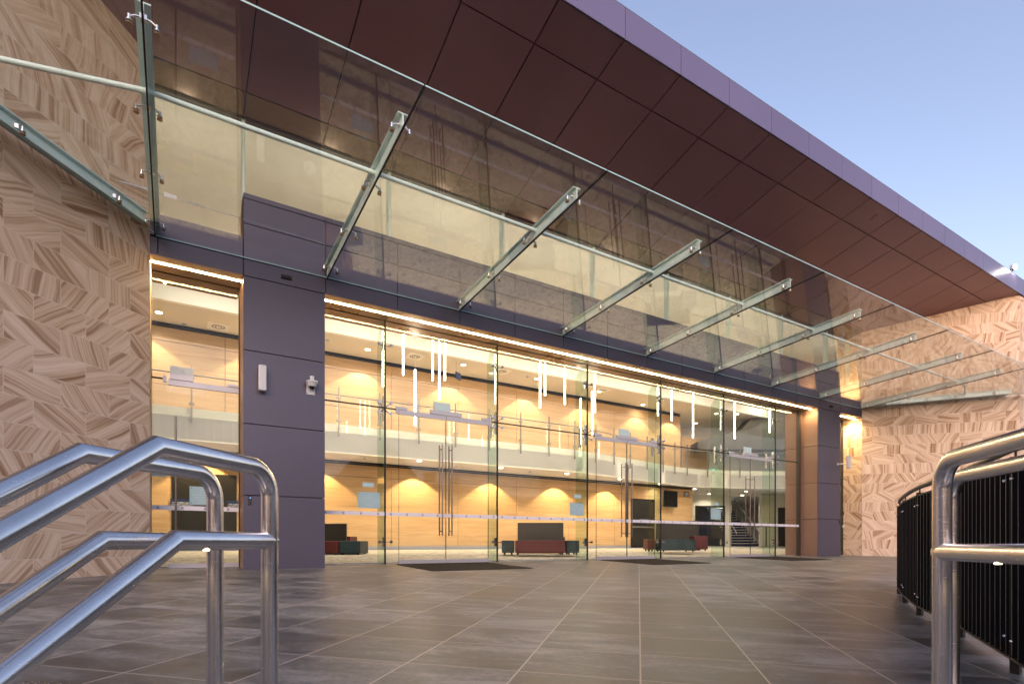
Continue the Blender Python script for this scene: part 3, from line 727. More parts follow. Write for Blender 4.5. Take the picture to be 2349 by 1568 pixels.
def spider(parent, x, y, dirv, sides=(-1, 1), off=.117):
    """arm with a countersunk disc under the glass on each side of the web"""
    d = Vector(dirv).normalized(); nrm = Vector((-d.y, d.x)); m = MB(); z = cz(y)
    for s in sides:
        p = Vector((x, y))+nrm*off*s; zc = cz(p.y)
        w0 = Vector((x, y))+nrm*.012*s
        m.box(w0.x-.02, w0.x+.02, w0.y-.03, w0.y+.03, z+.075, z+.125)
        mid = Vector((x, y))+nrm*off*.55*s
        m.tube([(w0.x, w0.y, z+.105), (mid.x, mid.y, zc+.100), (p.x, p.y, zc+.066)], .0125, 8)
        m.cyl((p.x, p.y, zc+.020), (p.x, p.y, zc+.085), .016, 10); m.cyl((p.x, p.y, zc+.0195), (p.x, p.y, zc+.030), .030, 16)
        m.cyl((p.x, p.y, zc-.012), (p.x, p.y, zc-.001), .030, 18, 1)
    m.build('spider_fitting', [M['chrome'], M['bronze']], parent)
for i, x in enumerate(BX):
    b = beam((x, 6.52), (x, F-.003))
    for y in (6.605, 7.81, 9.03, 10.24):
        spider(b, x, y, (0, 1))
for sgn, xw in ((-1, lambda x: x), (1, lambda x: 21.10-x)):
    a = (xw(-.40), 10.25); e = (xw(-3.40), 7.12)
    b = beam(e, a, 'wall_beam', True); d = Vector(a)-Vector(e)
    for t_ in (.12, .42, .62, .88):
        x = a[0]+(e[0]-a[0])*t_; y = a[1]+(e[1]-a[1])*t_
        side = (-1,) if sgn < 0 else (1,)
        spider(b, x, y, d, side, .10)
m = MB().tube([(-2.45, 8.15, 5.66), (-.27, 7.62, 5.655), (21.5, 7.62, 5.655), (22.4, 7.70, 5.655), (23.69, 8.15, 5.65)], .031, 14)
tb = m.build('tie_tube', M['steelpaint'], C)
for x in BX: MB().cyl((x-.022, 7.62, 5.655), (x+.022, 7.62, 5.655), .052, 16).build('collar', M['steelpaint'], tb)
# bracing rods with turnbuckles and tag
m = MB().cyl((-.75, 9.95, 5.78), (2.4, 10.36, 5.90), .005, 6); m.cyl((-.70, 9.957, 5.782), (-.35, 10.0, 5.795), .014, 8)
m.cyl((.16, 10.07, 5.815), (.40, 10.10, 5.824), .012, 8); m.cyl((21.95, 9.95, 5.80), (18.8, 10.36, 5.90), .005, 6); m.box(21.78, 21.9, 9.93, 9.97, 5.76, 5.87)
rod = m.build('bracing_rod', M['chrome'], C)
MB().obox((-.06, 10.03, 5.81), (.085, .012, 0), (0, .005, 0), (0, 0, .032)).build('tag_plate', M['plastic'], rod)

# ------------------------------------------------------------------ things on the facade
t = thing('loudspeaker', (1.29, F, 3.3), 'tall white column loudspeaker on the wide left pillar', 'loudspeaker', 'column loudspeakers on the pillars')
MB().box(1.232, 1.358, F-.17, F-.07, 3.075, 3.52).build('cabinet', M['plastic'], t, .02); MB().box(1.28, 1.31, F-.07, F, 3.27, 3.33).build('bracket', M['plastic'], t)
t = thing('loudspeaker', (19.5, F, 3.25), 'tall white column loudspeaker on the right pillar beside the warm lit sandstone', 'loudspeaker', 'column loudspeakers on the pillars')
MB().obox((20.0, F-.33, 3.26), (.06,.02,0), (-.02,.06,0), (0,0,.225)).build('cabinet', M['plastic'], t, .02)
m = MB().cyl((19.93, F, 3.22), (19.97, F-.28, 3.22), .022, 10); m.cyl((19.93, F-.012, 3.22), (19.93, F, 3.22), .05, 14); m.build('bracket', M['plastic'], t)
t = thing('security_camera', (2.12, F, 3.15), 'white dome security camera on a square wall bracket on the wide left pillar', 'security camera')
m = MB().box(2.045, 2.195, F-.012, F, 3.155, 3.37)
for a in (2.06, 2.18):
    for z in (3.172, 3.353): m.cyl((a, F-.018, z), (a, F-.012, z), .008, 8, 1)
m.build('wall_plate', [M['plastic'], M['frame']], t)
m = MB().cyl((2.12, F-.12, 3.37), (2.12, F-.12, 3.46), .036, 16); m.cyl((2.12, F, 3.33), (2.12, F-.12, 3.33), .028, 12); m.build('arm', M['plastic'], t)
m = MB().cyl((2.12, F-.12, 3.345), (2.12, F-.12, 3.37), .112, 24, r2=.105); m.cyl((2.12, F-.12, 3.27), (2.12, F-.12, 3.345), .072, 24, r2=.104); m.build('housing', M['plastic'], t)
MB().ball((2.12, F-.12, 3.272), .052, n=16).build('dome', M['smoke'], t)
for x, lab in ((1.105, 'slim dark card reader with a blue light at the edge of the wide left pillar'), (20.04, 'slim dark card reader at the edge of the right pillar')):
    t = thing('card_reader', (x, F, 1.19), lab, 'card reader', 'card readers on the pillars')
    MB().box(x-.026, x+.026, F-.022, F, 1.105, 1.265).build('casing', M['frame'], t, .004)
    if x < 2: MB().cyl((x+.008, F-.026, 1.222), (x+.008, F-.0225, 1.222), .006, 10).build('indicator', M['blueled'], t)
for x0, x1, lab in ((1.615, 1.79, 'small black louvre box on the fascia above the wide left pillar'), (19.42, 19.60, 'small black louvre box on the fascia above the right pillar')):
    t = thing('louvre_box', (x0, F, 5.19), lab, 'vent', 'black louvre boxes on the fascia')
    MB().box(x0, x1, F-.035, F, 5.165, 5.225).build('casing', M['black'], t, .004)
    m = MB()
    for k_ in range(3): m.box(x0+.01, x1-.01, F-.039, F-.0352, 5.176+.015*k_, 5.182+.015*k_)
    m.build('slat', M['frame'], t)
t = thing('switch_plate', (21.40, G-.05, 1.0), 'small pale control plate on the frame beside the warm lit sandstone', 'switch plate')
MB().box(21.35, 21.43, G-.05, G-.021, 1.03, 1.12).build('plate', M['plastic'], t); MB().box(21.35, 21.43, G-.05, G-.021, 1.50, 1.62).build('keypad', M['frame'], t)
t = thing('floodlight', (24.2, 7.05, 9.575), 'dazzling floodlight on the far end of the roof edge', 'floodlight')
MB().box(24.12, 24.28, 7.05, 7.12, 9.576, 9.70).build('bracket', M['alu'], t)
m = MB().obox((24.2, 7.0, 9.76), (.11,0,0), (0,.05,0), (0,0,.07)); m.build('housing', M['alu'], t)
MB().ball((24.2, 6.93, 9.76), .10, sq=(1,.4,.7)).build('lens', M['flood'], t)

# ------------------------------------------------------------------ entrance mats
def zf(x, y): return fz(x, y)
for (x0, x1), lab in (((3.90, 6.06), 'black entrance mat in front of the nearest double doors'), ((9.40, 11.40), 'black entrance mat in front of the middle double doors'), ((14.83, 16.92), 'black entrance mat in front of the farthest double doors')):
    t = thing('entrance_mat', ((x0+x1)/2, 10, fz(0, 10)), lab, 'doormat', 'black mats in front of the double doors')
    MB().prism([(x0, 9.08), (x1, 9.08), (x1, 10.94), (x0, 10.94)], lambda x, y: fz(x, y)-.02, lambda x, y: fz(x, y)+.008).build('backing', M['mat'], t)
    m = MB(); m2 = MB()
    for k_ in range(30): 
        y0 = 9.11+.061*k_; m.prism([(x0+.03, y0), (x1-.03, y0), (x1-.03, y0+.034), (x0+.03, y0+.034)], lambda x, y: fz(x, y)+.008, lambda x, y: fz(x, y)+.016)
        if k_ < 29: m2.prism([(x0+.03, y0+.040), (x1-.03, y0+.040), (x1-.03, y0+.055), (x0+.03, y0+.055)], lambda x, y: fz(x, y)+.008, lambda x, y: fz(x, y)+.012)
    m.build('rib', M['mat'], t); m2.build('metal_strip', M['pull'], t)

# ------------------------------------------------------------------ lobby furniture and lights
def oblock(name, c, ang, w_, dp, z0, h, mt, label, cat, group, legs=True):
    t = thing(name, (c[0], c[1], z0), label, cat, group)
    u = V(math.cos(R(ang)), math.sin(R(ang)), 0); v = V(-u.y, u.x, 0)
    lift = .06 if legs else 0
    MB().obox((c[0], c[1], z0+lift+(h-lift)/2), u*w_/2, v*dp/2, V(0,0,(h-lift)/2)).build('seat' if legs else 'board', mt, t, .025 if legs else .006)
    if legs:
        for a in (-1, 1):
            for b in (-1, 1):
                p = Vector((c[0], c[1], 0))+u*(w_/2-.08)*a+v*(dp/2-.08)*b
                MB().cyl((p.x, p.y, z0), (p.x, p.y, z0+lift), .03, 10).build('leg', M['frame'], t)
    return t
def fo(xl, xr_, d, back, dep):       # front edge given by its two picture columns and its distance
    r0, r1 = (xl-1174)/1260*d, (xr_-1174)/1260*d
    c = fd*(r0+r1)/2+fn*(d+dep/2+back); return (c.x, c.y), r1-r0
AF = math.degrees(TH)-90
OG = 'low ottomans in the lobby'; SG = 'dark screens behind the ottomans'
zO = .085
def ott(xl, xr_, d, dep, mt, lab, z=zO, h=.42):
    c, w_ = fo(xl, xr_, d, 0, dep); oblock('ottoman', c, AF, w_-.01, dep, z, h, mt, lab, 'ottoman', OG)
def scr(xl, xr_, d, h, lab, z=zO):
    c, w_ = fo(xl, xr_, d, 0, .08); oblock('screen_panel', c, AF, w_, .08, z, h, M['darkgrey'], lab, 'screen', SG, False)
ott(722, 775, 15.4, .9, M['red'], 'dark red ottoman partly hidden behind the wide left pillar'); ott(776, 826, 15.5, .9, M['teal'], 'dark teal ottoman next to the wide left pillar')
ott(772, 803, 16.8, .8, M['red'], 'dark red seat back peeking past the screen by the wide left pillar', .1, .55); scr(700, 794, 16.6, .93, 'dark screen standing behind the ottomans by the wide left pillar', .1)
ott(1150, 1180, 16.1, .8, M['teal'], 'teal ottoman at the left end of the middle seating row', .1); ott(1181, 1297, 15.75, .9, M['red'], 'long dark red ottoman in the middle seating row', .1)
ott(1298, 1329, 16.1, .8, M['teal'], 'teal ottoman at the right end of the middle seating row', .1); scr(1187, 1292, 17.2, .96, 'wide dark screen behind the long red middle ottoman', .12)
ott(1280, 1296, 17.5, .6, M['red'], 'small red seat showing beside the middle screen', .12, .52)
ott(1485, 1502, 19.6, .7, M['red'], 'brown red ottoman at the left end of the far seating row', .15, .43); ott(1517, 1596, 19.0, .9, M['teal'], 'long teal ottoman in the far seating row', .14, .43)
ott(1590, 1624, 20.6, .8, M['red'], 'dark red ottoman at the right end of the far seating row', .15, .56); scr(1504, 1603, 21.0, 1.13, 'wide dark screen behind the long teal far ottoman', .16)
# television
t = thing('television', (21.25, WY, 2.65), 'black television hanging on the timber wall beyond the far doors', 'television')
MB().box(20.78, 21.80, 19.42, 19.50, 2.26, 3.08).build('casing', M['frame'], t, .01); MB().box(20.81, 21.77, 19.414, 19.419, 2.31, 3.05).build('screen', M['screen'], t)
MB().box(21.2, 21.4, 19.50, WY-.001, 2.55, 2.8).build('bracket', M['frame'], t)
# high bar table in front of the stair
c_ = V(*far(rx(1716), D0-4.5, .25)); t = thing('bar_table', c_, 'thin topped high bar table in front of the blue staircase', 'table')
m = MB(); q = [V(*far(rx(1716)+a, D0-4.5+b, 0)) for a, b in ((-1.6,-.35), (1.6,-.35), (1.6,.35), (-1.6,.35))]; m.prism([(p.x, p.y) for p in q], 1.30, 1.335); m.build('table_top', M['frame'], t)
for s in (-1.0, 1.0):
    p = V(*far(rx(1716)+s, D0-4.5, 0)); m = MB().cyl((p.x, p.y, .27), (p.x, p.y, 1.30), .03, 10); m.cyl((p.x, p.y, .25), (p.x, p.y, .275), .26, 20); m.build('leg', M['frame'], t)
# exit signs
def exit_sign(c, wd, ht, label, facing=fd, nn=fn):
    t = thing('exit_sign', c, label, 'exit sign', 'green exit signs in the lobby'); c = Vector(c)
    MB().obox(c+nn*.02, facing*wd/2, nn*.015, V(0,0,ht/2)).build('casing', M['exitgreen'], t)
    m = MB(); o = c-nn*.001
    m.obox(o, facing*wd*.16, nn*.004, V(0,0,ht*.42)); 
    m.build('pictogram', M['exitwhite'], t); m = MB(); m.ball(o-nn*.008+V(0,0,ht*.2), ht*.09); m.obox(o-nn*.008-V(0,0,ht*.05), facing*wd*.03, nn*.003, V(0,0,ht*.16)); m.obox(o-nn*.008+V(0,0,-ht*.24)+facing*wd*.03, facing*wd*.05, nn*.003, V(0,0,ht*.06)); m.build('running_figure', M['exitgreen'], t)
exit_sign(far(rx(1676)*.9, D0*.9, 5.75), .52, .30, 'green exit sign hanging below the upper ceiling beyond the far doors')
exit_sign(far(rx(1636)*.94, D0*.94, 4.55), .46, .24, 'green exit sign low behind the upper balcony glass')
exit_sign(far(rx(1808)*.9, D0*.9, 2.85), .26, .34, 'green exit sign hanging right of the blue staircase')
exit_sign(far(rx(1602), D0+3, 1.42), .5, .28, 'green exit sign seen through the glass of the inner door')
t = thing('room_sign', (22.86, WY-.02, 3.0), 'small navy room sign on the timber wall right of the television', 'sign', 'navy signs in the lobby')
MB().box(22.68, 23.05, WY-.035, WY-.01, 2.88, 3.12).build('plate', M['navy'], t); m = MB()
for k_ in range(3): m.box(22.72, 23.0, WY-.037, WY-.0355, 2.92+.06*k_, 2.94+.06*k_)
m.build('lettering', M['whitepaint'], t)
t = thing('hanging_sign', (10.0, 18.6, 6.7), 'small navy hanging sign under the upper ceiling left of the second fin', 'sign', 'navy signs in the lobby')
MB().obox((8.95, 18.4, 6.62), (.15,.10,0), (-.008,.01,0), (0,0,.13)).build('plate', M['navy'], t)
m = MB().cyl((8.85, 18.34, 6.75), (8.85, 18.34, 7.15), .008, 6); m.cyl((9.05, 18.46, 6.75), (9.05, 18.46, 7.15), .008, 6); m.build('rod', M['alu'], t)
def text_mesh(body, size, mt, loc, parent, name='lettering', align='CENTER'):
    cu = bpy.data.curves.new('tmp', 'FONT'); cu.body = body; cu.size = size; cu.align_x = align; cu.extrude = .001
    o = bpy.data.objects.new('tmp', cu); COL.objects.link(o); dg = bpy.context.evaluated_depsgraph_get()
    me = bpy.data.meshes.new_from_object(o.evaluated_get(dg)); bpy.data.objects.remove(o)
    me.materials.clear(); me.materials.append(mt)
    ob = bpy.data.objects.new(name, me); COL.objects.link(ob); ob.parent = parent
    ob.location = Vector(loc)-wloc(parent); ob.rotation_euler = (R(90), 0, 0); return ob
for x, lab in ((.18, 'navy fire safety sign on the dark doors, left of the notice on the single door'), (1.72, 'navy fire safety sign on the dark doors, close to the wide left pillar')):
    t = thing('fire_door_sign', (x, WY-.04, 1.6), lab, 'sign', 'navy fire safety signs')
    MB().box(x-.30, x+.33, WY-.045, WY-.025, 1.50, 1.80).build('plate', M['navy'], t)
    text_mesh('FIRE SAFETY DOOR\nDO NOT OBSTRUCT', .062, M['whitepaint'], (x+.015, WY-.047, 1.66), t)
t = thing('fire_door_sign', (19.85, WY-.01, 1.9), 'navy fire safety sign on the dark doors behind the middle double doors', 'sign', 'navy fire safety signs')
MB().box(19.45, 20.30, WY-.0, WY+.035, 1.42, 1.66).build('plate', M['navy'], t); text_mesh('FIRE SAFETY DOOR\nDO NOT OBSTRUCT', .075, M['whitepaint'], (19.87, WY-.003, 1.565), t)

def spot(x, y, z, e, size, blend, col=(1,.72,.42), rad=.04, tilt=None, parent=None, name='lamp'):
    l = bpy.data.lights.new(name, 'SPOT'); l.energy = e*LK; l.spot_size = R(size); l.spot_blend = blend; l.color = col; l.shadow_soft_size = rad
    o = bpy.data.objects.new(name, l); COL.objects.link(o); o.parent = parent
    o.location = Vector((x, y, z))-wloc(parent)
    if tilt: o.rotation_euler = tilt
    return o
# recessed wall washers: scallops on the timber
for x, e_ in ((21.25, 210), (20.5, 60), (18.45, 50), (-.15, 60)): spot(x, 10.77, 5.035, e_, 150, .7, (1,.66,.28), .03, None, B, 'strip_light_lamp')
for x in (.78, 4.23, 7.75, 11.04, 14.36, 17.3, 22.1):
    spot(x, WY-.62, 3.352, 230, 104, .18, (1,.68,.33), .02, (R(2), 0, 0), B, 'wall_washer')
for x in (-.9, 2.3, 5.73, 9.25, 12.77, 15.9, 19.3, 21.6):
    spot(x, WY-.66, 7.12, 160, 101, .18, (1,.74,.46), .02, (R(2), 0, 0), B, 'wall_washer')
def vent(x, y, z, s=.30):
    o = MB().box(x-s, x+s, y-s, y+s, z-.012, z-.001).build('ceiling_vent', M['cream'], B)
    for k_ in range(4): 
        m = MB(); r0 = s*(.62-.13*k_); m.cyl((x, y, z-.013-.004*k_), (x, y, z-.0125-.004*k_+.001), r0, 24); m.build('vent_ring', M['taupe'] if k_ % 2 == 0 else M['cream'], o)
for p in ((7.36, 18.68, 7.15), (10.89, 18.52, 7.15), (1.15, 19.3, 7.15), (16.0, 17.98+.5, 7.15), (21.5, 20.0, 7.15)): vent(*p)
for x, y, z in ((4.3, 18.7, 7.15), (12.1, 18.55, 7.15), (9.1, 18.9, 3.37), (12.4, 18.8, 3.37), (5.6, 18.8, 3.37), (25.4, 20.5, 3.37), (0.25, 19.6, 7.15)):
    MB().cyl((x, y, z-.045), (x, y, z-.001), .055, 16, r2=.07).build('smoke_detector', M['plastic'], B)
def downlight(x, y, z, e=0, r=.085):
    m = MB().cyl((x, y, z-.012), (x, y, z-.006), r, 20); o = m.build('downlight', M['down'], B)
    m = MB().cyl((x, y, z-.010), (x, y, z), r*1.25, 24); m.build('trim_ring', M['plastic'], o)
    if e: spot(x, y, z-.03, e, 150, .6, (1,.86,.68), .08, None, B, 'downlight_lamp')
for x, y in ((-.6, 18.4), (3.5, 18.4), (7.41, 18.39), (10.78, 18.39), (14.05, 18.5), (17.31, 18.8), (20.46, 19.36), (23.9, 20.12), (27.06, 21.7), (28.37, 22.52), (27.53, 19.57), (29.4, 21.17)): downlight(x, y, 3.37, 62)
for x, y in ((-.4, 19.0), (2.2, 18.9), (5.7, 18.86), (9.26, 18.6), (12.6, 18.6), (16.0, 18.7), (19.34, 19.39), (22.75, 20.19), (23.91, 18.73), (24.85, 20.85), (28.88, 23.11), (24.91, 18.23), (29.43, 20.61)): downlight(x, y, 7.15, 36)
for x, y in ((1, 14.2), (5, 14.2), (9, 14.2), (13, 14.2), (17, 14.2), (21, 14.2), (26, 15)):
    for yy, tl, en in ((y-1.9, (R(52), 0, 0), 460), (y+1.6, None, 110)): spot(x, yy, 8.25, en, 84 if tl else 155, .6, (1,.88,.72), .1, tl, B, 'void_fill_lamp')  # unseen spots, added to fill the void and brighten the balcony face
for i in range(9): spot(.2+2.716*i, 11.9, 6.75, 38, 150, .8, (1,.90,.74), .1, (R(172), 0, 0), B, 'ceiling_fill_lamp')  # unseen upward spots, added to brighten the ceiling behind the high windows
for r in (1600, 1710, 1800): p = far(rx(r), D0+4, 3.2); spot(*p, 70, 160, .4, (1,.86,.68), .1, None, B, 'downlight_lamp')
for r in (1580, 1680, 1800, 1880):
    p = far(rx(r)*.8, D0*.8, 3.3); spot(*p, 60, 150, .6, (1,.86,.68), .1, None, B, 'downlight_lamp')
# hanging tube lamps
PN = [(4.7,4.58,6.04),(5.26,4.98,6.35),(5.6,3.65,5.18),(6.12,4.96,6.1),(6.32,4.47,6.11),(6.49,5.02,6.11),(9.74,4.67,6.11),(9.93,5.08,6.1),(10.71,4.91,6.48),
      (11.36,3.69,5.18),(11.84,4.05,5.47),(11.96,4.8,6.3),(14.91,5.05,6.09),(15.63,4.95,6.12),(16.78,4.43,6.68),(19.25,4.66,6.33),(21.58,5.15,6.1)]
PL = ['long hanging tube lamp half hidden behind the first green glass fin', 'long hanging tube lamp just right of the first glass fin', 'lowest hanging tube lamp above the nearest double doors, on a long wire',
      'left of the three tube lamps hanging close together above the nearest doors', 'middle and longest of the three tube lamps hanging close together', 'right of the three tube lamps hanging close together above the nearest doors',
      'long lamp of the tube pair left of the third glass fin', 'short lamp of the tube pair left of the third glass fin', 'bright tube lamp on its own left of the third glass fin',
      'low slender tube lamp behind the third glass fin', 'low tube lamp of the pair right of the third glass fin', 'high tube lamp of the pair right of the third glass fin', 'tube lamp behind the fourth glass fin',
      'short tube lamp just right of the fourth glass fin', 'longest and brightest tube lamp beyond the fourth glass fin', 'tube lamp just right of the fifth glass fin', 'short tube lamp by the sixth glass fin near the right pillar']
for (x, z0, z1), lab in zip(PN, PL):
    t = thing('pendant_light', (x, 14.2, 8.35), lab, 'pendant lamp', 'tube lamps hanging in the lobby void')
    MB().cyl((x, 14.2, z0), (x, 14.2, z1), .019, 12).build('tube', M['pend'], t); MB().cyl((x, 14.2, z1), (x, 14.2, 8.34), .003, 6).build('wire', M['alu'], t)
    MB().cyl((x, 14.2, 8.32), (x, 14.2, 8.35), .05, 14).build('ceiling_rose', M['plastic'], t)

# ------------------------------------------------------------------ stainless handrails
def arc(p0, pc, p1, r, n=9):
    """rounded corner at pc between p0 and p1"""
    a = (p0-pc).normalized(); b = (p1-pc).normalized(); half = a.angle(b)/2; t = r/math.tan(half)
    c = pc+(a+b).normalized()*(r/math.sin(half)); s, e = pc+a*t, pc+b*t; out = []
    u = (s-c); w_ = (e-c)
    ang = u.angle(w_)
    for i in range(n+1):
        k = i/n; out.append(c+(u*math.sin((1-k)*ang)+w_*math.sin(k*ang))/math.sin(ang))
    return out
def handrail(rb, db, ztop, zlow, label, klen, lamp=.25, slope=.66, tlow=.13):
    post = cf(rb, db, 0); bk = -(fd*math.sin(R(13.47))+fn*math.cos(R(13.47)))   # back towards the steps
    t = thing('handrail', (post.x, post.y, -.30), label, 'handrail', 'brushed steel handrails at the top of the steps')
    P0 = V(post.x, post.y, -.32); PT = V(post.x, post.y, ztop)
    Kn = PT+bk*klen; dn = (bk-V(0,0,slope)).normalized(); En = Kn+dn*2.6
    path = [P0]+arc(P0, PT, Kn, .085, 10)+[Kn, En]
    MB().tube(path, .025, 28).build('top_rail', M['steel'], t)
    lk = V(post.x, post.y, zlow)+bk*(klen-tlow*0-.055); le = lk+dn*2.6
    st0 = V(post.x, post.y, zlow)-bk*.012
    MB().tube([st0, lk, le], .025, 28).build('lower_rail', M['steel'], t)
    # foot flange and a second post lower on the steps
    MB().cyl((post.x, post.y, fz(post.x, post.y)), (post.x, post.y, fz(post.x, post.y)+.008), .05, 20).build('base_flange', M['steel'], t)
    q = Kn+dn*2.2; MB().tube([(q.x, q.y, q.z-1.15), (q.x, q.y, q.z)], .025, 16).build('post', M['steel'], t)
    if lamp:
        lp = V(post.x, post.y, zlow-.0255)+bk*lamp
        m = MB().cyl(lp-V(0,0,.001), lp+V(0,0,.004), .0075, 16); m.build('rail_lamp', M['raillamp'], t)
        spot(lp.x, lp.y, lp.z-.006, 3.5, 160, .3, (1,.72,.34), .008, None, t, 'rail_lamp_beam')
handrail(-.741, 1.68, .662, .443, 'nearest handrail on the left, in front of the other left handrail', .403)
handrail(-.979, 1.812, .662, .443, 'left handrail standing just behind the nearest left one', .445)
handrail(1.299, 1.66, .683, .409, 'nearest handrail on the right, cut by the picture edge', .83, .27)
handrail(1.669, 2.086, .683, .409, 'right handrail hidden directly behind the nearest right one', 1.2)

# tactile studs at the head of the steps
tg = []
for i in range(4):
    for j in range(2):
        p = E1*(top0+.18+.06*j)+E2*(1.95+.06*i)
        p = V(-.62+.052*i+.03*j, 3.50-.034*i-.05*j, 0)
        tag(MB().ball((p.x, p.y, fz(p.x, p.y)), .014, n=12, k=8, sq=(1,1,.45)).build('tactile_stud', M['pull']), 'round steel tactile stud in the paving at the bottom left by the handrails', 'stud', 'steel tactile studs')

# ------------------------------------------------------------------ black curved fence
fp = [(2.55, .35), (3.35, .74), (4.102, 1.173), (5.19, 1.81), (6.216, 2.498), (7.167, 3.022), (8.192, 3.525), (9.25, 3.93), (10.3, 4.2)]
t = thing('fence', (6.2, 2.5, -.27), 'black curved picket fence along the right edge of the plaza', 'fence')
for x, y in fp[:8]:
    z = fz(x, y); m = MB().box(x-.022, x+.022, y-.022, y+.022, z-.05, .93); m.build('post', M['fencepost'], t)
sp = smooth(fp[:8], 6)
m = MB(); m.tube([(x, y, .985) for x, y in sp], .021, 12); m.build('handrail', M['handdark'], t)
for x, y in fp[:8]: MB().cyl((x, y, .93), (x, y, .975), .007, 8).build('rail_bracket', M['fencepost'], t)
for i in range(7):
    a, b = Vector(fp[i]), Vector(fp[i+1]); L = (b-a).length; d = (b-a)/L; n_ = int(L/.105); za, zb = fz(*a), fz(*b)
    MB().bar((a.x, a.y, .905), (b.x, b.y, .905), .05, .014).build('rail', M['fencepost'], t); m = MB(); m.bar((a.x, a.y, za+.085), (b.x, b.y, zb+.085), .055, .014); m.build('rail', M['fencepost'], t)
    m = MB(); nr = Vector((-d.y, d.x))
    for k_ in range(n_):
        s = (k_+.5)/n_; p = a+(b-a)*s; z = za+(zb-za)*s
        # flat upright turned across the run of the fence
        m.obox((p.x, p.y, (z+.095+.896)/2), (nr.x*.030+d.x*.004, nr.y*.030+d.y*.004, 0), (d.x*.0045, d.y*.0045, 0), (0,0,(.896-z-.095)/2)); m.m[-2:] = [1, 1]
    m.build('picket_panel', [M['fence'], M['picketedge']], t)
    m = MB(); m.add([(a.x+nr.x*-.05, a.y-nr.y*.05, 0)]*0, [])
    for s in (.06, .94):
        p = a+(b-a)*s
        for z in (.80, za+.2): m.ball((p.x+nr.x*.03, p.y+nr.y*.03, z), .011, n=8, k=6)
    m.build('bolt', M['chrome'], t)
    # dark sheet behind the pickets
    o = nr*-.045
    MB().add([(a.x+o.x, a.y+o.y, za+.07), (b.x+o.x, b.y+o.y, zb+.07), (b.x+o.x, b.y+o.y, .895), (a.x+o.x, a.y+o.y, .895),
              (a.x+o.x*1.1, a.y+o.y*1.1, za+.07), (b.x+o.x*1.1, b.y+o.y*1.1, zb+.07), (b.x+o.x*1.1, b.y+o.y*1.1, .895), (a.x+o.x*1.1, a.y+o.y*1.1, .895)],
             [(0,1,2,3),(7,6,5,4),(0,4,5,1),(2,6,7,3),(1,5,6,2),(0,3,7,4)]).build('backing_sheet', M['fence'], t)

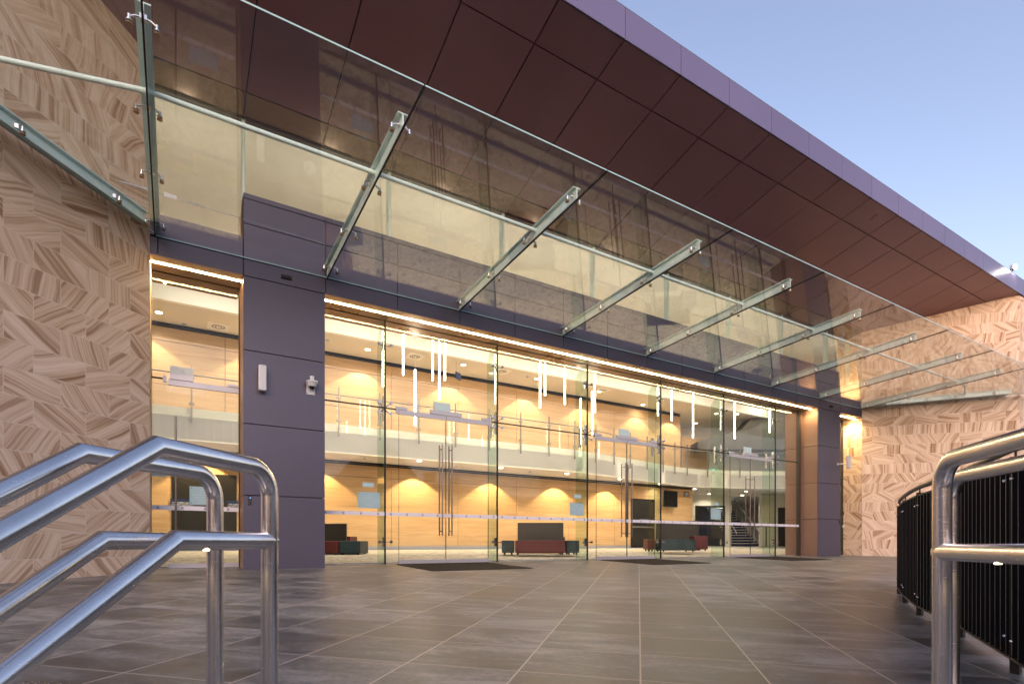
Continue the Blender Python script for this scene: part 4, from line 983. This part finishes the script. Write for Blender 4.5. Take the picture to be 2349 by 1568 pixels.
# ------------------------------------------------------------------ street side behind the lens (seen in the glass)
t = thing('school_house', (14, -20, -1.95), 'gabled brick house reflected in the entrance glass', 'building')
m = MB(); m.box(9.5, 22, -30, -19, -1.95, 5.2); m.box(22, 40, -30, -20, -1.95, 4.6); m.build('wall', M['brick'], t)
m = MB(); m.add([(11.5, -19.2, 5.2), (17.0, -19.2, 5.2), (14.2, -19.2, 8.3), (11.5, -30, 5.2), (17.0, -30, 5.2), (14.2, -30, 8.3)], [(0,1,2),(5,4,3),(0,2,5,3),(1,4,5,2),(0,3,4,1)])
rf = m.build('roof', M['roof'], t)
m = MB().box(18.2, 19.0, -22, -21.2, 5.0, 6.4); m.box(20.6, 21.3, -22, -21.3, 5.0, 6.1); m.build('chimney', M['brick'], rf)
for (x0, x1, y0, y1, h, lab) in ((-34, 7.5, -40, -27, 6.4, 'long brick terrace reflected low in the single left door'), (43, 92, -34, -21, 6.8, 'long brick block reflected in the far bays of glass'), (-60, -40, -30, 20, 8.0, 'brick building far out to the left of the forecourt')):
    t = thing('street_building', ((x0+x1)/2, (y0+y1)/2, -1.95), lab, 'building', 'buildings across the street')
    MB().box(x0, x1, y0, y1, -1.95, h).build('wall', M['brick'], t)
    m = MB().prism([(x0-.4, y0-.4), (x1+.4, y0-.4), (x1+.4, y1+.4), (x0-.4, y1+.4)], h+.003, h+.35); m.build('parapet', M['concrete'], t)
    n_ = int((x1-x0)/4)
    for i in range(n_):
        xx = x0+2+4*i
        for zz in (-.6, 2.6):
            f_ = MB().box(xx-.7, xx+.7, y1+.002, y1+.05, zz, zz+1.6).build('window', M['frame'], t)
            MB().box(xx-.62, xx+.62, y1+.051, y1+.06, zz+.08, zz+1.52).build('pane', M['screen'], f_)
def tree(x, y, h, rad, label, seed):
    rnd = random.Random(seed); t = thing('tree', (x, y, -1.95), label, 'tree', 'trees across the street')
    m = MB().cyl((x, y, -1.95), (x+.1, y, -1.95+h*.45), .22, 10, r2=.14)
    for k_ in range(6):
        a = k_*1.05; m.cyl((x+.1, y, -1.95+h*.36), (x+math.cos(a)*rad*.6, y+math.sin(a)*rad*.6, -1.95+h*(.62+.1*rnd.random())), .09, 7, r2=.03)
    m.build('trunk', M['bark'], t)
    m = MB()
    cl = [(x+rnd.gauss(0, .42)*rad, y+rnd.gauss(0, .42)*rad, -1.95+h*.66+rnd.gauss(0, .15)*h, rad*rnd.uniform(.25,.42)) for _ in range(26)]
    for cx_, cy_, cz_, cr in cl:
        for _ in range(90):
            d = Vector((rnd.gauss(0,1), rnd.gauss(0,1), rnd.gauss(0,1))).normalized()*cr*rnd.uniform(.5,1.05); p = Vector((cx_, cy_, cz_))+d
            u = Vector((rnd.gauss(0,1), rnd.gauss(0,1), rnd.gauss(0,1))).normalized(); v = u.cross(Vector((rnd.gauss(0,1), rnd.gauss(0,1), rnd.gauss(0,1)))).normalized(); s = rnd.uniform(.09,.18)
            m.add([p-u*s, p+v*s*.6, p+u*s, p-v*s*.6], [(0,1,2,3)])
    m.build('crown', M['leaf'], t)
tree(5.5, -18, 8.6, 2.6, 'leafy tree reflected in the glass beside the wide left pillar', 3)
tree(30, -17, 10.5, 3.2, 'broad tree reflected in the upper glass of the far bays', 5)
tree(-6, -22, 9.5, 3.0, 'tree standing left of the brick house', 8)
tree(46, -16, 12, 3.6, 'tall tree beyond the right end of the forecourt', 11)
tree(0, -20, 8.2, 2.6, 'smaller tree between the brick house and its left neighbour', 12)
